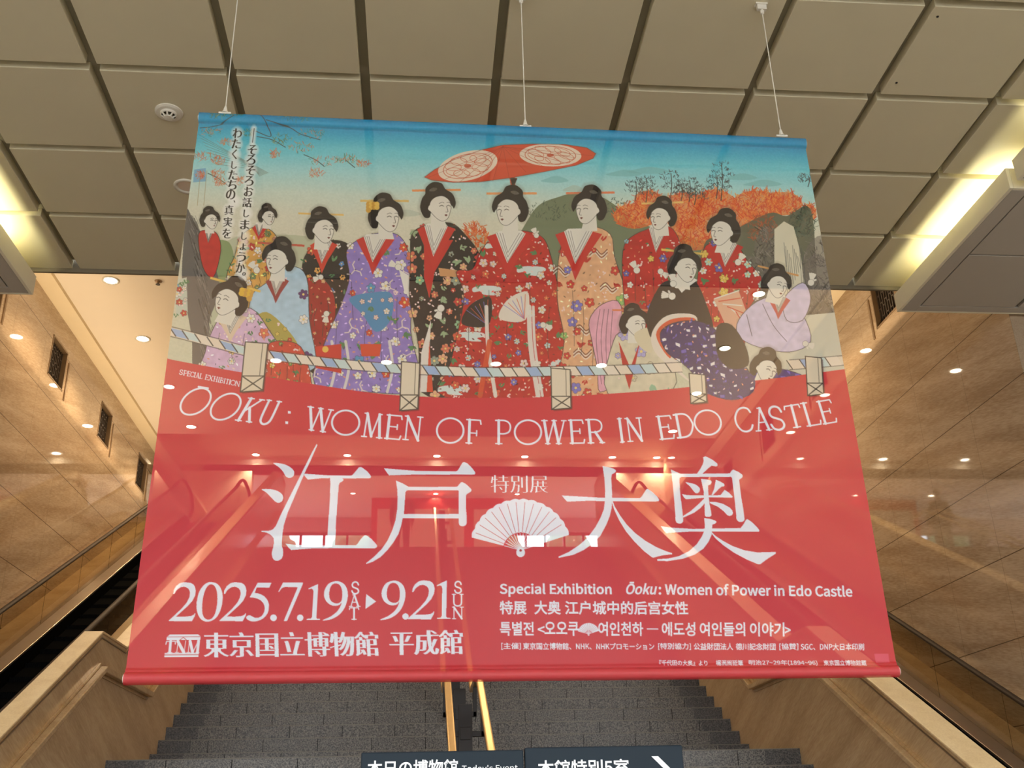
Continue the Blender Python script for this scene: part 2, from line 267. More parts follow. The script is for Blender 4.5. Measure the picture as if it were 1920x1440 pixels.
# ================================================================= ESCALATORS
def escalator(x_wall, x_stair, label):
    """x_wall, x_stair: handrail lines on the wall side and on the stair side"""
    s = 1 if x_stair > x_wall else -1
    t = thing('escalator', ((x_wall + x_stair) / 2, 8, 0), label, 'escalator', 'escalators beside the stairs')
    sl = .53; y0, y1 = 5.75, 19.04; zs = lambda y: CZ + 1.72 + sl * (y - 11.93)      # nosing line of the steps
    a, b = x_wall + s * .18, x_stair - s * .18; lo, hi = min(a, b), max(a, b)
    m = MB(); m.prism([(4.6, -.01), (4.6, .02), (y0, .02), (y1, Z_UP - .02), (21.2, Z_UP - .02), (21.2, Z_UP - .5), (y1 + .3, Z_UP - .5), (8.3, -.01)], lo - .02, hi + .02); m.build('truss', BLACK, t)
    y = y0 + .1; proto = None
    while y < y1 - .3:
        m = MB(); zt = zs(y); m.box(lo + .005, hi - .005, y, y + .40, zt - .19, zt)
        for i in range(34):
            x = lo + .02 + (hi - lo - .04) * i / 33; m.box(x - .006, x + .006, y - .006, y + .39, zt - .19, zt + .008)
        if proto is None: proto = m.build('step', BLACK, t); yp = y
        else:
            c = proto.copy(); C.objects.link(c); c.location = (0, y - yp, zs(y) - zs(yp))
        y += .40
    for xr, sd in ((x_wall, s), (x_stair, -s)):                  # sd points to the steps
        off = lambda d: [(4.3, d), (y0 + .1, d), (y1, Z_UP + d), (20.3, Z_UP + d)]
        rail = [(4.25, .42), (4.05, .62), (4.12, .84), (4.4, .93), (5.4, .93), (5.9, 1.02)] + [(yy, zs(yy) + .73) for yy in np.linspace(6.6, 18.6, 13)] + [(19.3, Z_UP + .90), (19.9, Z_UP + .93), (20.25, Z_UP + .84), (20.38, Z_UP + .62), (20.22, Z_UP + .42)]
        m = MB(); m.tube([(xr, p[0], p[1]) for p in smooth3(rail)], .036, 10, flat=.62); h = m.build('handrail', RUBBER, t, soft=True)
        for k, yy in enumerate(np.arange(5.9, 19.0, 1.19)):       # glass panes
            ye = min(yy + 1.182, 19.05); P = [(yy, zs(yy) + .16), (ye, zs(ye) + .16), (ye, zs(ye) + .705), (yy, zs(yy) + .705)]
            m = MB(); m.prism(P, xr - .005, xr + .005); m.build('glass_panel', GLASS, t)
        P = [(19.06, zs(19.06) + .16), (20.1, Z_UP + .16), (20.3, Z_UP + .45), (20.3, Z_UP + .7), (20.1, Z_UP + .86), (19.8, Z_UP + .90), (19.06, zs(19.06) + .705)]
        m = MB(); m.prism(P, xr - .005, xr + .005); m.build('glass_panel', GLASS, t)
        x0, x1 = xr - sd * .06, xr + sd * .175                    # sloping steel deck beside the glass, and the skirt below it
        dk = [(yy, zs(yy) + .16) for yy in (5.9, 19.1)] + [(20.6, Z_UP + .16)]; dk = [(4.4, .17)] + dk
        m = MB(); m.prism([(p[0], p[1] - .03) for p in dk[::-1]] + dk, min(x0, x1), max(x0, x1)); m.build('deck', STEEL, t, bevel=.004)
        xs0 = xr + sd * .165; m = MB(); m.prism([(p[0], p[1] - .30) for p in dk[::-1]] + [(p[0], p[1] - .03) for p in dk], min(xs0, xs0 + sd * .012), max(xs0, xs0 + sd * .012)); m.build('skirt', BLACK, t)
    return t
def smooth3(P, n=4):
    P = [np.array(p, float) for p in P]; out = []
    for i in range(len(P) - 1):
        a, b, c, d = P[max(i - 1, 0)], P[i], P[i + 1], P[min(i + 2, len(P) - 1)]
        for u in np.arange(n) / n: out.append(.5 * (2 * b + (c - a) * u + (2 * a - 5 * b + 4 * c - d) * u * u + (3 * b - a - 3 * c + d) * u ** 3))
    return out + [P[-1]]
escalator(-4.58, -3.44, 'escalator with dark steps between the left marble wall and the stairs')
escalator(5.36, 4.30, 'escalator with dark steps between the right marble wall and the stairs')
# stone ledges filling the gaps beside the escalators
for nm, x0, x1 in (('trim_3', XL, -4.66), ('trim_4', -3.36, -3.08), ('trim_5', 3.99, 4.22), ('trim_6', 5.44, XR)):
    m = MB(); f = lambda y: CZ + 1.72 + .53 * (y - 11.93) + .10
    m.prism([(5.6, 0), (5.6, .05), (5.9, f(5.9)), (19.1, f(19.1)), (21.3, Z_UP + .10), (21.3, Z_UP - .4), (20, Z_UP - .4), (9, 0)], x0, x1); struct(m.build(nm, STONE))
# ----------------------------------------------------------------------------
# THE PRINT ON THE BANNER: a small 2D painter; its pixels become the vertex colours of the cloth
# ----------------------------------------------------------------------------
rng = np.random.default_rng(7)
def homography(src, dst):
    A = []
    for (x, y), (u, v) in zip(src, dst):
        A.append([x, y, 1, 0, 0, 0, -u * x, -u * y, -u]); A.append([0, 0, 0, x, y, 1, -v * x, -v * y, -v])
    return np.linalg.svd(np.array(A, float))[2][-1].reshape(3, 3)
def hmap(H, P):
    P = np.asarray(P, float).reshape(-1, 2)
    Q = np.c_[P, np.ones(len(P))] @ H.T
    return Q[:, :2] / Q[:, 2:]
QUAD = [(375, 213), (1508, 262), (1685, 1270), (232, 1285)]          # the banner's corners as measured
PW, PH = 1500, 1300                                                   # print resolution (one vertex each)
H_PX = homography(QUAD, [(0, 0), (PW - 1, 0), (PW - 1, PH - 1), (0, PH - 1)])
CAN = np.zeros((PH, PW, 3), np.float32)
def T(P): return hmap(H_PX, P)
def smooth(P, closed=True, n=5):
    P = np.asarray(P, float); m = len(P); out = []
    for i in range(m if closed else m - 1):
        p0 = P[(i - 1) % m] if closed or i > 0 else P[i]
        p1 = P[i]; p2 = P[(i + 1) % m]
        p3 = P[(i + 2) % m] if closed or i + 2 < m else p2
        for t in np.arange(n) / n:
            out.append(.5 * (2 * p1 + (p2 - p0) * t + (2 * p0 - 5 * p1 + 4 * p2 - p3) * t * t + (3 * p1 - p0 - 3 * p2 + p3) * t ** 3))
    if not closed: out.append(P[-1])
    return np.array(out)
def cover(polys):
    """coverage of (lists of) canvas polygons, even-odd, 2 x 2 samples -> (y0, x0, alpha)"""
    allp = np.vstack(polys)
    x0, y0 = np.floor(allp.min(0)).astype(int) - 1; x1, y1 = np.ceil(allp.max(0)).astype(int) + 2
    x0, y0 = max(x0, 0), max(y0, 0); x1, y1 = min(x1, PW), min(y1, PH)
    if x1 <= x0 or y1 <= y0: return None
    xs = (np.arange((x1 - x0) * 2) + .5) / 2 + x0 - .5; ys = (np.arange((y1 - y0) * 2) + .5) / 2 + y0 - .5
    ins = np.zeros((len(ys), len(xs)), bool)
    for p in polys:
        q = np.roll(p, -1, 0)
        for (ax, ay), (bx, by) in zip(p, q):
            if ay == by: continue
            lo, hi = (ay, by) if ay < by else (by, ay)
            i0 = np.searchsorted(ys, lo, 'left'); i1 = np.searchsorted(ys, hi, 'left')
            if i1 <= i0: continue
            xi = ax + (ys[i0:i1] - ay) * (bx - ax) / (by - ay)
            ins[i0:i1] ^= xs[None, :] < xi[:, None]
    a = ins.reshape(y1 - y0, 2, x1 - x0, 2).mean((1, 3)).astype(np.float32)
    return y0, x0, a
def paint(cv, col, alpha=1.0):
    if cv is None: return
    y0, x0, a = cv; h, w = a.shape
    s = CAN[y0:y0 + h, x0:x0 + w]; A = (a * alpha)[..., None]
    s[...] = s * (1 - A) + A * (np.asarray(col, np.float32) / 255 if np.ndim(col) == 1 else col)
def poly(P, col, alpha=1.0, sm=False):
    P = smooth(P) if sm else P
    cv = cover([T(P)]); paint(cv, col, alpha); return cv
def polys(Ps, col, alpha=1.0): paint(cover([T(p) for p in Ps]), col, alpha)
def ribbon(P, w, sm=True, n=5):
    """outline of a stroke with a width (number or one per point) in the frame of P"""
    P = np.asarray(P, float); W = np.broadcast_to(np.asarray(w, float), (len(P),)).copy()
    if sm and len(P) > 2:
        t = np.linspace(0, len(P) - 1, (len(P) - 1) * n + 1); W = np.interp(t, np.arange(len(P)), W); P = smooth(P, False, n)
    d = np.gradient(P, axis=0); d /= np.maximum(np.hypot(d[:, 0], d[:, 1]), 1e-9)[:, None]
    nn = np.c_[-d[:, 1], d[:, 0]] * (W / 2)[:, None]
    return np.vstack([P + nn, (P - nn)[::-1]])
def line(P, w, col, alpha=1.0, sm=True):
    """stroke painted from its segments, so it may cross itself"""
    P = np.asarray(P, float)
    if sm and len(P) > 2: P = smooth(P, False)
    Q = T(P); sc = 1.03 * w * PW / 1290 / 2
    x0, y0 = np.maximum(np.floor(Q.min(0) - sc - 2).astype(int), 0); x1, y1 = np.ceil(Q.max(0) + sc + 3).astype(int)
    x1, y1 = min(x1, PW), min(y1, PH)
    if x1 <= x0 or y1 <= y0: return
    X, Y = np.meshgrid(np.arange(x0, x1), np.arange(y0, y1)); D = np.full(X.shape, 1e9)
    for (ax, ay), (bx, by) in zip(Q[:-1], Q[1:]):
        i0 = max(int(min(ay, by) - sc - 2) - y0, 0); i1 = int(max(ay, by) + sc + 3) - y0
        j0 = max(int(min(ax, bx) - sc - 2) - x0, 0); j1 = int(max(ax, bx) + sc + 3) - x0
        xx = X[i0:i1, j0:j1]; yy = Y[i0:i1, j0:j1]
        if xx.size == 0: continue
        L = (bx - ax) ** 2 + (by - ay) ** 2 + 1e-9
        t = np.clip(((xx - ax) * (bx - ax) + (yy - ay) * (by - ay)) / L, 0, 1)
        D[i0:i1, j0:j1] = np.minimum(D[i0:i1, j0:j1], np.hypot(xx - ax - t * (bx - ax), yy - ay - t * (by - ay)))
    paint((y0, x0, np.clip(sc + .5 - D, 0, 1).astype(np.float32)), col, alpha)
def disc(x, y, rx, ry=None, a=0, n=20):
    ry = ry or rx; t = np.linspace(0, 2 * math.pi, n, endpoint=False)
    c, s = math.cos(a), math.sin(a)
    return np.c_[x + rx * np.cos(t) * c - ry * np.sin(t) * s, y + rx * np.cos(t) * s + ry * np.sin(t) * c]
def halo(P, col, r, alpha):
    for k in range(5):
        g = r * (1 - k / 5); Q = np.asarray(P, float); c = Q.mean(0); v = Q - c
        poly(c + v * (1 + g / np.maximum(np.hypot(v[:, 0], v[:, 1]), 1)[:, None]), col, alpha / 5)
def noise(h, w, cell, seed):
    r = np.random.default_rng(seed).random((h // cell + 3, w // cell + 3))
    y = np.arange(h) / cell; x = np.arange(w) / cell; yi = y.astype(int); xi = x.astype(int); fy = (y - yi)[:, None]; fx = (x - xi)[None]
    g = lambda a, b: r[np.ix_(yi + a, xi + b)]
    return (g(0, 0) * (1 - fy) + g(1, 0) * fy) * (1 - fx) + (g(0, 1) * (1 - fy) + g(1, 1) * fy) * fx
def flower(x, y, r, col, n=5, core=(235, 205, 120), a=0):
    t = np.linspace(0, 2 * math.pi, n * 6, endpoint=False); k = .68 + .32 * np.abs(np.cos(n * t / 2))
    P = np.c_[x + r * k * np.cos(t + a), y + r * k * np.sin(t + a)]
    poly(P, col); line(np.vstack([P, P[:1]]), .7, (70, 50, 45), .6, False)
    for i in range(n):
        b = a + 2 * math.pi * (i + .5) / n; line([(x, y), (x + .55 * r * math.cos(b), y + .55 * r * math.sin(b))], .6, (90, 60, 60), .5, False)
    poly(disc(x, y, r * .22), core)
def leaf(x, y, r, a, col):
    c, s = math.cos(a), math.sin(a)
    P = np.array([(-1, 0), (-.3, .42), (.5, .3), (1, 0), (.5, -.3), (-.3, -.42)]) * r
    poly(np.c_[x + P[:, 0] * c - P[:, 1] * s, y + P[:, 0] * s + P[:, 1] * c], col)
def inside(P, k, seed):
    """k scattered points inside polygon P, kept apart"""
    r = np.random.default_rng(seed); P = np.asarray(P, float); lo, hi = P.min(0), P.max(0); out = []; q = np.roll(P, -1, 0)
    d = math.sqrt((hi - lo).prod() / max(k, 1)) * .62
    for _ in range(k * 40):
        p = lo + r.random(2) * (hi - lo)
        ok = ((P[:, 1] > p[1]) != (q[:, 1] > p[1])) & (p[0] < P[:, 0] + (p[1] - P[:, 1]) * (q[:, 0] - P[:, 0]) / np.where(q[:, 1] == P[:, 1], 1e-9, q[:, 1] - P[:, 1]))
        if ok.sum() % 2 and all((p[0] - o[0]) ** 2 + (p[1] - o[1]) ** 2 > d * d for o in out): out.append(p)
        if len(out) >= k: break
    return out, r
INK = (45, 38, 36); SKIN = (226, 219, 202)
# ---- ground of the picture: sky fading from blue to straw, fields, hills, maple banks
yy = np.linspace(0, 1, PH)[:, None] * np.ones((1, PW)); xx = np.linspace(0, 1, PW)[None] * np.ones((PH, 1))
g = yy + .012 * (noise(PH, PW, 90, 1) - .5)
for ch in range(3):
    CAN[..., ch] = np.interp(g, [0, .035, .07, .12, .165, .21, .3, .5, 1], [[24, 62, 112, 168, 204, 216, 214, 206, 206], [138, 174, 206, 218, 218, 212, 205, 202, 202], [194, 210, 220, 216, 200, 187, 176, 172, 172]][ch]) / 255
CAN += ((noise(PH, PW, 3, 2) - .5) * .035)[..., None].astype(np.float32)
def tuft(x, y, rx, ry, cols, n, seed, w=1.1, ln=7):
    r = np.random.default_rng(seed)
    for _ in range(n):
        a = r.random() * 6.283; q = math.sqrt(r.random()); px, py = x + rx * q * math.cos(a), y + ry * q * math.sin(a)
        b = -1.57 + (r.random() - .5) * 2.6; l = ln * (.5 + r.random()); c = cols[r.integers(len(cols))]
        line([(px, py), (px + l * math.cos(b), py + l * math.sin(b))], w * (.6 + .8 * r.random()), c, .55 + .4 * r.random(), False)
for (x, y, s) in ((1170, 323, 34), (1215, 318, 40), (1390, 330, 30), (1430, 342, 36), (1040, 335, 26), (1075, 352, 20), (760, 398, 30)):
    poly([(x - s, y + 5), (x - s * .4, y - 2), (x, y - 5), (x + s * .5, y - 3), (x + s, y + 4), (x + s * .2, y + 8)], (120, 180, 178) if y < 345 else (175, 185, 165), .5, True)
poly([(955, 480), (985, 420), (1010, 385), (1045, 370), (1080, 362), (1125, 368), (1165, 392), (1230, 430), (1330, 455), (1420, 500), (1420, 560), (940, 560)], (112, 122, 92), .95, True)
poly([(760, 560), (770, 430), (830, 428), (900, 440), (960, 450), (960, 560)], (178, 178, 145), .8)
poly([(380, 500), (440, 445), (520, 440), (600, 452), (640, 520), (560, 600), (380, 620)], (182, 184, 152), .8, True)
poly([(372, 470), (395, 452), (430, 455), (438, 500), (415, 540), (390, 520)], (135, 152, 100), .9, True)
tuft(1030, 395, 40, 20, [(70, 85, 70), (95, 110, 85)], 80, 3, 1.2, 4); tuft(1150, 388, 30, 14, [(70, 85, 75)], 50, 4, 1.2, 4)
tuft(890, 450, 26, 30, [(215, 95, 40), (225, 120, 60), (205, 75, 40)], 260, 5, 1.6, 8)
MAP = [(222, 92, 40), (232, 120, 52), (214, 70, 38), (240, 160, 80), (200, 66, 44)]
for k, (x, y, rx, ry, n) in enumerate(((1190, 405, 40, 24, 320), (1215, 375, 26, 18, 160), (1285, 395, 50, 34, 420), (1340, 385, 40, 30, 330), (1420, 385, 50, 28, 420), (1470, 382, 34, 22, 260), (1300, 440, 50, 30, 320), (1412, 420, 36, 26, 200), (1517, 400, 14, 16, 70))):
    poly(disc(x, y, rx, ry), (226, 120, 60), .75); tuft(x, y, rx, ry, MAP, n, 20 + k, 1.5, 8)
poly([(1320, 460), (1360, 440), (1440, 400), (1475, 405), (1520, 392), (1533, 520), (1560, 610), (1400, 620), (1330, 560)], (96, 98, 78), .96, True)
tuft(1430, 430, 30, 26, [(150, 78, 48), (178, 90, 55)], 140, 40, 1.4, 8); tuft(1505, 420, 26, 30, [(84, 100, 82), (60, 74, 62)], 160, 41, 1.3, 8)
for k, (x, y, rx, ry) in enumerate(((1440, 470, 26, 46), (1545, 500, 40, 60), (1535, 580, 46, 42), (1405, 530, 40, 50), (1530, 545, 30, 70))):
    poly(disc(x, y, rx, ry), (112, 104, 96), .55); tuft(x, y, rx, ry, [(60, 56, 54), (140, 130, 120), (88, 80, 78)], 150, 50 + k, 1.2, 10)
poly([(1452, 430), (1470, 415), (1488, 425), (1500, 470), (1512, 560), (1500, 600), (1440, 590), (1452, 500)], (222, 214, 186), .95)
for k in range(12): line([(1470 + k * 3.2, 455 + (k * 37) % 30), (1474 + k * 3.4, 500 + (k * 53) % 60)], 1.1, (70, 72, 76), .7, False)
poly([(1390, 620), (1440, 590), (1500, 592), (1575, 585), (1600, 720), (1350, 720)], (206, 202, 180))
# pines on the skyline
for k, (x, y0, y1) in enumerate(((1192, 340, 376), (1212, 336, 380), (1258, 325, 372), (1293, 338, 378), (1278, 350, 376), (1344, 332, 372), (1353, 308, 376), (1303, 355, 384), (1516, 330, 350))):
    line([(x, y0), (x + 1.5, (y0 + y1) / 2), (x - 1, y1)], 1.7, (58, 64, 64))
    for j in range(9):
        yb = y0 - 2 + j * (y1 - y0) * .085; sd = (-1) ** j
        tuft(x + sd * (6 + 2 * j % 9), yb, 9, 3, [(62, 72, 74), (88, 98, 96)], 9, 80 + 11 * k + j, 1.2, 4)
# eaves of a roof at the left, branches in leaf at the top left
for k in range(9): line([(372 + k * 4, 252 + k * 7), (430 + k * 5, 285 + k * 4), (503 - k * 2, 324 + k * .8)], .8, (110, 105, 85), .7)
poly([(364, 318), (386, 315), (386, 340), (362, 342)], (120, 170, 205), .8)
for x in (376, 388): line([(x, 320), (x - 6, 385)], 1.2, (170, 150, 110), .7, False)
for P in ([(485, 215), (496, 228), (507, 248), (505, 256), (480, 246)], [(500, 230), (525, 236), (545, 240), (565, 252), (600, 262)], [(482, 256), (510, 262), (535, 276)], [(570, 290), (592, 300), (608, 312)], [(648, 300), (665, 314)], [(375, 240), (395, 238), (420, 232), (440, 222)], [(390, 325), (410, 335), (430, 350)]):
    line(P, 1.8, (70, 74, 70), .85)
GRN = [(70, 110, 90), (110, 140, 95), (150, 165, 110), (90, 125, 80)]; ORG = [(222, 120, 85), (228, 140, 100), (205, 100, 70), (190, 150, 100)]
for k, (x, y, rx, ry, cs) in enumerate(((410, 222, 22, 8, GRN), (440, 218, 18, 6, GRN), (555, 226, 34, 9, GRN), (395, 248, 20, 8, GRN + ORG), (528, 262, 18, 10, GRN), (585, 252, 26, 9, GRN + ORG), (565, 278, 24, 10, GRN + ORG), (515, 290, 10, 8, ORG), (610, 302, 30, 10, GRN + ORG), (590, 326, 16, 8, ORG), (650, 300, 20, 8, GRN + ORG), (680, 308, 14, 7, ORG), (385, 296, 22, 10, ORG), (410, 302, 12, 8, ORG), (375, 330, 9, 7, ORG), (408, 328, 14, 8, ORG), (412, 342, 12, 8, ORG), (450, 340, 8, 8, ORG), (425, 268, 14, 6, ORG), (465, 250, 14, 7, GRN))):
    tuft(x, y, rx, ry, cs, 46, 200 + k, 1.0, 5)
# parasol with two pale discs
PAR = [(796, 332), (815, 318), (850, 300), (900, 282), (938, 273), (945, 272), (1000, 270), (1060, 271), (1100, 277), (1117, 288), (1112, 297), (1080, 310), (1020, 322), (960, 333), (900, 341), (850, 342), (810, 338)]
poly([(955, 330), (970, 334), (966, 345), (972, 372), (962, 372), (957, 345)], (200, 80, 50)); poly([(956, 332), (970, 335), (965, 346), (960, 346)], (50, 40, 40))
halo(PAR, (120, 130, 110), 5, .4); poly(PAR, (216, 86, 58), sm=False)
for (x, y, rx, ry, a) in ((877, 311, 57, 27, -.24), (1032, 291, 58, 21, .03)):
    poly(disc(x, y, rx, ry, a, 40), (236, 216, 192)); Q = disc(x, y, rx * .82, ry * .8, a, 40); line(np.vstack([Q, Q[:1]]), 1.4, (206, 104, 76))
    for i in range(9):
        b = i * 6.283 / 9; c, s = math.cos(a), math.sin(a); u, v = rx * .5 * math.cos(b), ry * .5 * math.sin(b)
        q = disc(x + u * c - v * s, y + u * s + v * c, rx * .27, ry * .27, a + .3, 14); line(np.vstack([q, q[:1]]), 1.1, (206, 104, 76), .9)
    poly(disc(x, y, rx * .12, ry * .14), (206, 104, 76))
for i in range(11): line([(943, 275), (800 + i * 31, 334 + 8 * math.sin(i * .6) - max(0, i - 5) * 8)], .9, (150, 60, 45), .55, False)
line(PAR + PAR[:1], 1.0, (120, 50, 40), .8, False)
# the old trunk at the left
TR = [(349, 392), (362, 412), (378, 440), (392, 470), (405, 505), (412, 540), (404, 570), (393, 600), (392, 640), (398, 668), (380, 690), (362, 690), (360, 640), (354, 600), (346, 560), (341, 515), (344, 455)]
poly(TR, (104, 98, 92), 1, True)
for k in range(150):
    t = rng.random(); x = 346 + rng.random() * 20 + 45 * t - (12 if t > .8 else 0); y = 400 + 280 * t
    line([(x, y), (x + 3 + 4 * (1 - t), y + 10 + 12 * rng.random())], .9 + rng.random(), [(62, 56, 54), (150, 142, 132), (84, 78, 74)][k % 3], .6, False)
# ---- people of the picture: generic women in kimono --------------------------------------------
def robe(P, col, pattern=None, seed=0, outline=True):
    P = smooth(P, True, 4); halo(P[::4], (110, 100, 85), 5, .25)
    y0, x0, a = cover([T(P)]); h, w = a.shape
    c = np.asarray(col, np.float32) / 255 * (1 + .10 * (noise(h, w, 9, seed + 1) - .5))[..., None]
    paint((y0, x0, a), c.astype(np.float32))
    c0 = P.mean(0); lo, hi = P.min(0), P.max(0); rf = np.random.default_rng(seed + 900)
    if pattern: pattern(P, seed)
    if pattern and (hi - lo).prod() > 6000 and seed not in (13, 18):                       # petals strewn between the blossoms, then folds of the cloth
        pts, r2 = inside(P, int((hi - lo).prod() / 260), seed + 400); cs = [(236, 206, 190), tuple(min(255, v * 1.45 + 18) for v in col), (226, 150, 110), tuple(v * .62 for v in col)]
        for i, (x, y) in enumerate(pts): leaf(x, y, 2.0 + 1.6 * r2.random(), r2.random() * 6.28, cs[i % 4])
        for k in range(5):
            x = lo[0] + (hi[0] - lo[0]) * (.22 + .14 * k); y = lo[1] + (hi[1] - lo[1]) * (.3 + .25 * rf.random()); L = (hi[1] - lo[1]) * (.18 + .2 * rf.random())
            line([(x, y), (x + 3 - rf.random() * 8, y + L * .5), (x + 5 - rf.random() * 10, y + L)], 1.0, INK, .6)
    if outline: line(np.vstack([P, P[:1]]), 1.1, INK, .8, False)
    return P
def blossoms(cols, k, r0=7, leaves=(90, 130, 85), small=True):
    def f(P, seed):
        pts, r = inside(P, k, seed)
        for i, (x, y) in enumerate(pts):
            c = cols[r.integers(len(cols))]; q = r0 * (.6 + .7 * r.random())
            if i % 4 == 3 and leaves is not None:
                for j in range(3): leaf(x + 3 * j - 3, y + 3 * (j % 2), q * .7, r.random() * 6.28, leaves)
            elif i % 5 == 4 and small:
                for j in range(4): poly(disc(x + r.normal() * q * .6, y + r.normal() * q * .6, 1.7), (238, 205, 196))
            else: flower(x, y, q, c, 5 + i % 2, a=r.random() * 6)
    return f
def clouds(col, cols, k, n=4):
    fl = blossoms(cols, k)
    def f(P, seed):
        pts, r = inside(P, n, seed + 50)
        for x, y in pts: poly([(x - 26, y - 5), (x - 8, y - 9), (x + 22, y - 7), (x + 26, y), (x + 12, y + 3), (x + 20, y + 9), (x - 6, y + 8), (x - 12, y + 2), (x - 26, y + 3)], col, 1, True)
        fl(P, seed)
    return f
def lattice(col, cols, k):
    fl = blossoms(cols, k, 9)
    def f(P, seed):
        pts, r = inside(P, 16, seed + 9)
        for x, y in pts:
            for j in range(3):
                a = r.random() * .6 + j * 2.09; u, v = 11 * math.cos(a), 11 * math.sin(a)
                line([(x, y), (x + u, y + v), (x + u + 7 * math.cos(a + .9), y + v + 7 * math.sin(a + .9))], 2.2, col, .95, False)
        fl(P, seed)
    return f
def waves(col, cols, k):
    fl = blossoms(cols, k, 9, (190, 60, 48))
    def f(P, seed):
        pts, r = inside(P, 9, seed + 5)
        for x, y in pts:
            for d, c in ((0, (120, 70, 55)), (3, col), (6, (120, 70, 55)), (9, col)):
                line([(x - 16, y + d), (x - 6, y - 7 + d), (x + 6, y + 4 + d), (x + 17, y - 5 + d)], 2, c, .9)
        fl(P, seed)
    return f
def dashes(cols, k):
    def f(P, seed):
        pts, r = inside(P, k, seed)
        for x, y in pts:
            c = cols[r.integers(len(cols))]; a = r.normal() * .6; s = 2.2 + 2 * r.random()
            poly(np.c_[x + s * np.array([-1.3, 1.2, 1.3, -1.1]) * math.cos(a), y + s * np.array([-.7, -.9, .8, .7]) + s * math.sin(a) * np.array([-1, 1, 1, -1])], c)
    return f
def collar(cx, y, w, dp, col, red):
    """crossed neckline: coloured lapel, two white under-collars, skin"""
    poly([(cx - w, y - 2), (cx - w * .55, y - 9), (cx - w * .1, y + dp * .8), (cx + w * .5, y - 9), (cx + w, y - 3), (cx + w * .3, y + dp * .75), (cx - w * .15, y + dp * 1.5), (cx - w * .35, y + dp)], red)
    poly([(cx - w * .62, y - 8), (cx - w * .15, y + dp * .95), (cx + w * .6, y - 8), (cx + w * .4, y - 14), (cx - w * .45, y - 13)], (228, 222, 208))
    for s in (.9, .72, .55): line([(cx - w * .62 * s, y - 9), (cx - w * .13, y + dp * s), (cx + w * .62 * s, y - 9)], .9, (100, 88, 80), .8, False)
    poly([(cx - w * .3, y - 12), (cx - w * .1, y + dp * .38), (cx + w * .32, y - 12)], SKIN)
def head(x, y, r, d=1, tilt=0.0, pin=(232, 190, 110), wild=False, orn=None):
    """face seen three-quarters (d: +1 looks right, -1 left), dressed black hair in a high roll"""
    c, s = math.cos(tilt), math.sin(tilt)
    def L(P): return [(x + d * (px * c - py * s) * r, y + (px * s * d * d + py * c) * r) for px, py in P]
    hair = [(-1.05, .55), (-1.18, .1), (-1.05, -.45), (-.85, -.75), (-.8, -1.15), (-.35, -1.5), (.2, -1.42), (.45, -1.05), (.9, -.75), (1.12, -.2), (1.0, .2), (.85, .0), (.3, -.5), (-.2, -.35), (-.45, .2), (-.55, .75), (-.85, .8)]
    if pin is not None: poly(ribbon(L([(-1.7, -.95), (1.45, -1.0)]), r * .14, False), pin)
    poly(L([(-.45, .3), (-.5, 1.5), (.55, 1.5), (.35, .8)]), SKIN)
    halo(L(hair), (120, 110, 95), r * .25, .35); poly(L(hair), (38, 34, 34), 1, True)
    poly(L([(-.62, -.95), (-.35, -1.15), (-.05, -1.08), (-.3, -.9)]), (150, 140, 120), .5, True)
    face = [(-.52, -.2), (-.2, -.52), (.3, -.6), (.72, -.3), (.82, .1), (.76, .45), (.6, .85), (.3, 1.02), (.0, .92), (-.35, .6), (-.55, .3)]
    poly(L(face), SKIN, 1, True); F = smooth(L(face)); line(np.vstack([F, F[:1]]), .9, INK, .7, False)
    poly(L([(-.62, .05), (-.48, -.02), (-.42, .3), (-.52, .38), (-.66, .25)]), SKIN, 1, True)
    line(L([(.05, -.12), (.25, -.2), (.36, -.15)]), .9, INK, .8); line(L([(.55, -.18), (.7, -.2), (.78, -.12)]), .9, INK, .8)
    line(L([(.07, .06), (.22, .0), (.34, .06)]), 1.2, INK); line(L([(.56, .04), (.66, 0), (.76, .06)]), 1.1, INK)
    line(L([(.52, .05), (.62, .4), (.48, .44)]), .9, INK, .85); poly(L([(.38, .62), (.5, .57), (.6, .62), (.5, .72)]), (120, 70, 62))
    for k in range(26 if wild else 14):
        a = -2.9 + k * (.115 if wild else .2); line(L([(.75 * math.cos(a), .75 * math.sin(a)), (1.0 * math.cos(a), 1.05 * math.sin(a) - .1)]), .8, (110, 104, 100), .5, False)
    if orn is not None:
        for k in range(9): poly(disc(*L([(-1.15 + .18 * (k % 4), -.75 + .2 * (k // 4))])[0], r * .17), orn if k % 2 else (210, 160, 70))
def hand(x, y, r, a):
    for k in range(4): line([(x, y), (x + r * 1.5 * math.cos(a + (k - 1.5) * .22), y + r * 1.5 * math.sin(a + (k - 1.5) * .22))], r * .42, SKIN)
    line([(x, y), (x + r * .9 * math.cos(a + 1.0), y + r * .9 * math.sin(a + 1.0))], r * .4, SKIN); poly(disc(x - r * .2 * math.cos(a), y - r * .2 * math.sin(a), r * .62), SKIN)
    Q = disc(x - r * .2 * math.cos(a), y - r * .2 * math.sin(a), r * .62); line(np.vstack([Q, Q[:1]]), .7, INK, .5, False)
RED = (196, 52, 46); WHITE = (228, 222, 208)
FL = [(226, 214, 196), (120, 112, 190), (228, 150, 130), (215, 95, 62), (232, 226, 210)]
